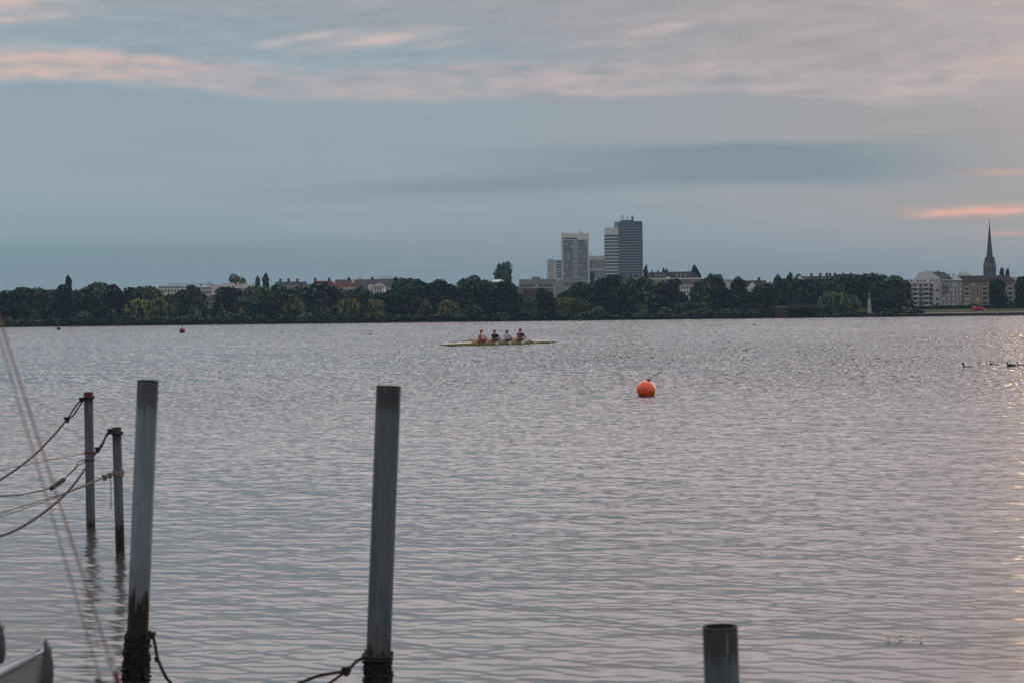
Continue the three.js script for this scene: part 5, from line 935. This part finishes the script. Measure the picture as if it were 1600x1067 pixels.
{
  const gel = new THREE.MeshPhysicalMaterial({ roughness: 0.35, clearcoat: 0.4, clearcoatRoughness: 0.25, side: THREE.DoubleSide }); gel.color.setRGB(0.31, 0.33, 0.345);
  const rub = mat([0.06, 0.068, 0.075], 0.55);
  for (const [px, py, dist, yaw, label] of [[81, 1002, 7.6, 0.16, 'white dinghy with a dark grey bow guard moored near the thin poles'], [6, 969, 8.2, 0.16, 'second dinghy whose dark bow guard just shows beside the white dinghy']]) {
    const p = at(px, py, dist), D = p.y, g = thing('dinghy', label, 'boat', [p.x, 0, p.z], 'moored dinghies'); g.rotation.y = yaw;
    const q = dinghyGeo(3.2, 1.3, D - 0.02);
    part('hull', q.hull, gel, g); part('deck', q.deck, gel, g); part('transom', q.transom, gel, g);
    // rubber guard wrapped round the stem: a thick crescent
    const pts = [], idx = [], N = 24;
    for (let i = 0; i <= N; i++) { const t = i / N, y = mix(D + 0.005, -0.02, t), rake = 0.20 * Math.pow(t, 1.7), wide = 0.006 + 0.05 * Math.pow(Math.sin(Math.PI * Math.min(1, t * 1.6 + 0.03)), 0.75); for (let k = 0; k <= 8; k++) { const a = -Math.PI / 2 + Math.PI * k / 8; pts.push(-rake - 0.035 - 0.03 * t + Math.cos(a) * wide * 0.9 + 0.012 * Math.sin(Math.PI * Math.min(1, 2.2 * t)), y, Math.sin(a) * (0.012 + wide * 0.6)); } }
    for (let i = 0; i < N; i++) for (let k = 0; k < 8; k++) { const a = i * 9 + k, b = a + 9; idx.push(a, b, a + 1, b, b + 1, a + 1); }
    const bg = new THREE.BufferGeometry(); bg.setAttribute('position', new THREE.Float32BufferAttribute(pts, 3)); bg.setIndex(idx); bg.computeVertexNormals(); part('bow_guard', bg, rub, g);
    for (const s of [-1, 1]) part('rub_rail', tube(Array.from({ length: 12 }, (_, i) => { const t = 0.02 + 0.97 * i / 11; return V(-t * 3.2, q.sheer(t), s * q.half(t)); }), 0.012, 30, 6), gel, g);
  }
}
// the yacht whose forestays cross the left edge; its hull lies below the frame
{
  const bow = at(196, 1085, 3.9), g = thing('yacht', 'yacht whose two blurred forestay wires slant up past the left edge', 'yacht', [bow.x, 0, bow.z]);
  const gel = mat([0.5, 0.51, 0.52], 0.4), wire = mat([0.20, 0.12, 0.115], 0.5, { metalness: 0.3 }), q = dinghyGeo(5.6, 1.7, bow.y - 0.05);
  const h = part('hull', q.hull, gel, g); part('deck', q.deck, gel, g); part('transom', q.transom, gel, g);
  const L = (px, py, d) => at(px, py, d).sub(g.position);
  const head1 = L(-1, 500, 3.9), s1 = L(186, 1075, 3.82), d1 = head1.clone().sub(s1).normalize(), s2 = L(160, 1075, 3.98), d2 = L(2, 540, 3.98).sub(s2).normalize();
  const mastX = s1.x + d1.x * 7.0;
  const m1 = s1.clone().add(d1.clone().multiplyScalar(7)), m2 = s2.clone().add(d2.clone().multiplyScalar(6.4));
  part('forestay', bar(s1, m1, 0.0023, 8), wire, g); part('forestay', bar(s2, m2, 0.0019, 8), mat([0.22, 0.21, 0.20], 0.5, { metalness: 0.3 }), g);
  part('mast', cone(V(mastX, bow.y - 0.1, (m1.z + m2.z) / 2), V(mastX, m1.y + 0.3, (m1.z + m2.z) / 2), 0.05, 0.035, 14), mat([0.5, 0.5, 0.5], 0.35, { metalness: 0.7 }), g);
  part('turnbuckle', merged([bar(L(179, 1050, 3.82), L(188, 1082, 3.82), 0.006, 10)]), mat([0.16, 0.02, 0.03], 0.7), g);
  part('shackle', merged([new THREE.TorusGeometry(0.008, 0.004, 8, 16).translate(...L(172, 1030, 3.82).toArray()), bar(L(173, 1030, 3.82), L(178, 1048, 3.82), 0.005, 6)]), mat([0.55, 0.55, 0.56], 0.4), g);
  part('stem_fitting', merged([bar(L(150, 1062, 3.95), L(188, 1084, 3.85), 0.006, 8), bar(L(188, 1084, 3.82), V(0, bow.y - 0.1, 0), 0.016, 8), bar(L(160, 1075, 3.98), V(-0.06, bow.y - 0.1, 0), 0.012, 8)]), slime, g);
}
scene.fog = new THREE.FogExp2(new THREE.Color(0.50, 0.79, 1.0), 0.0001);
renderer.render(scene, camera);
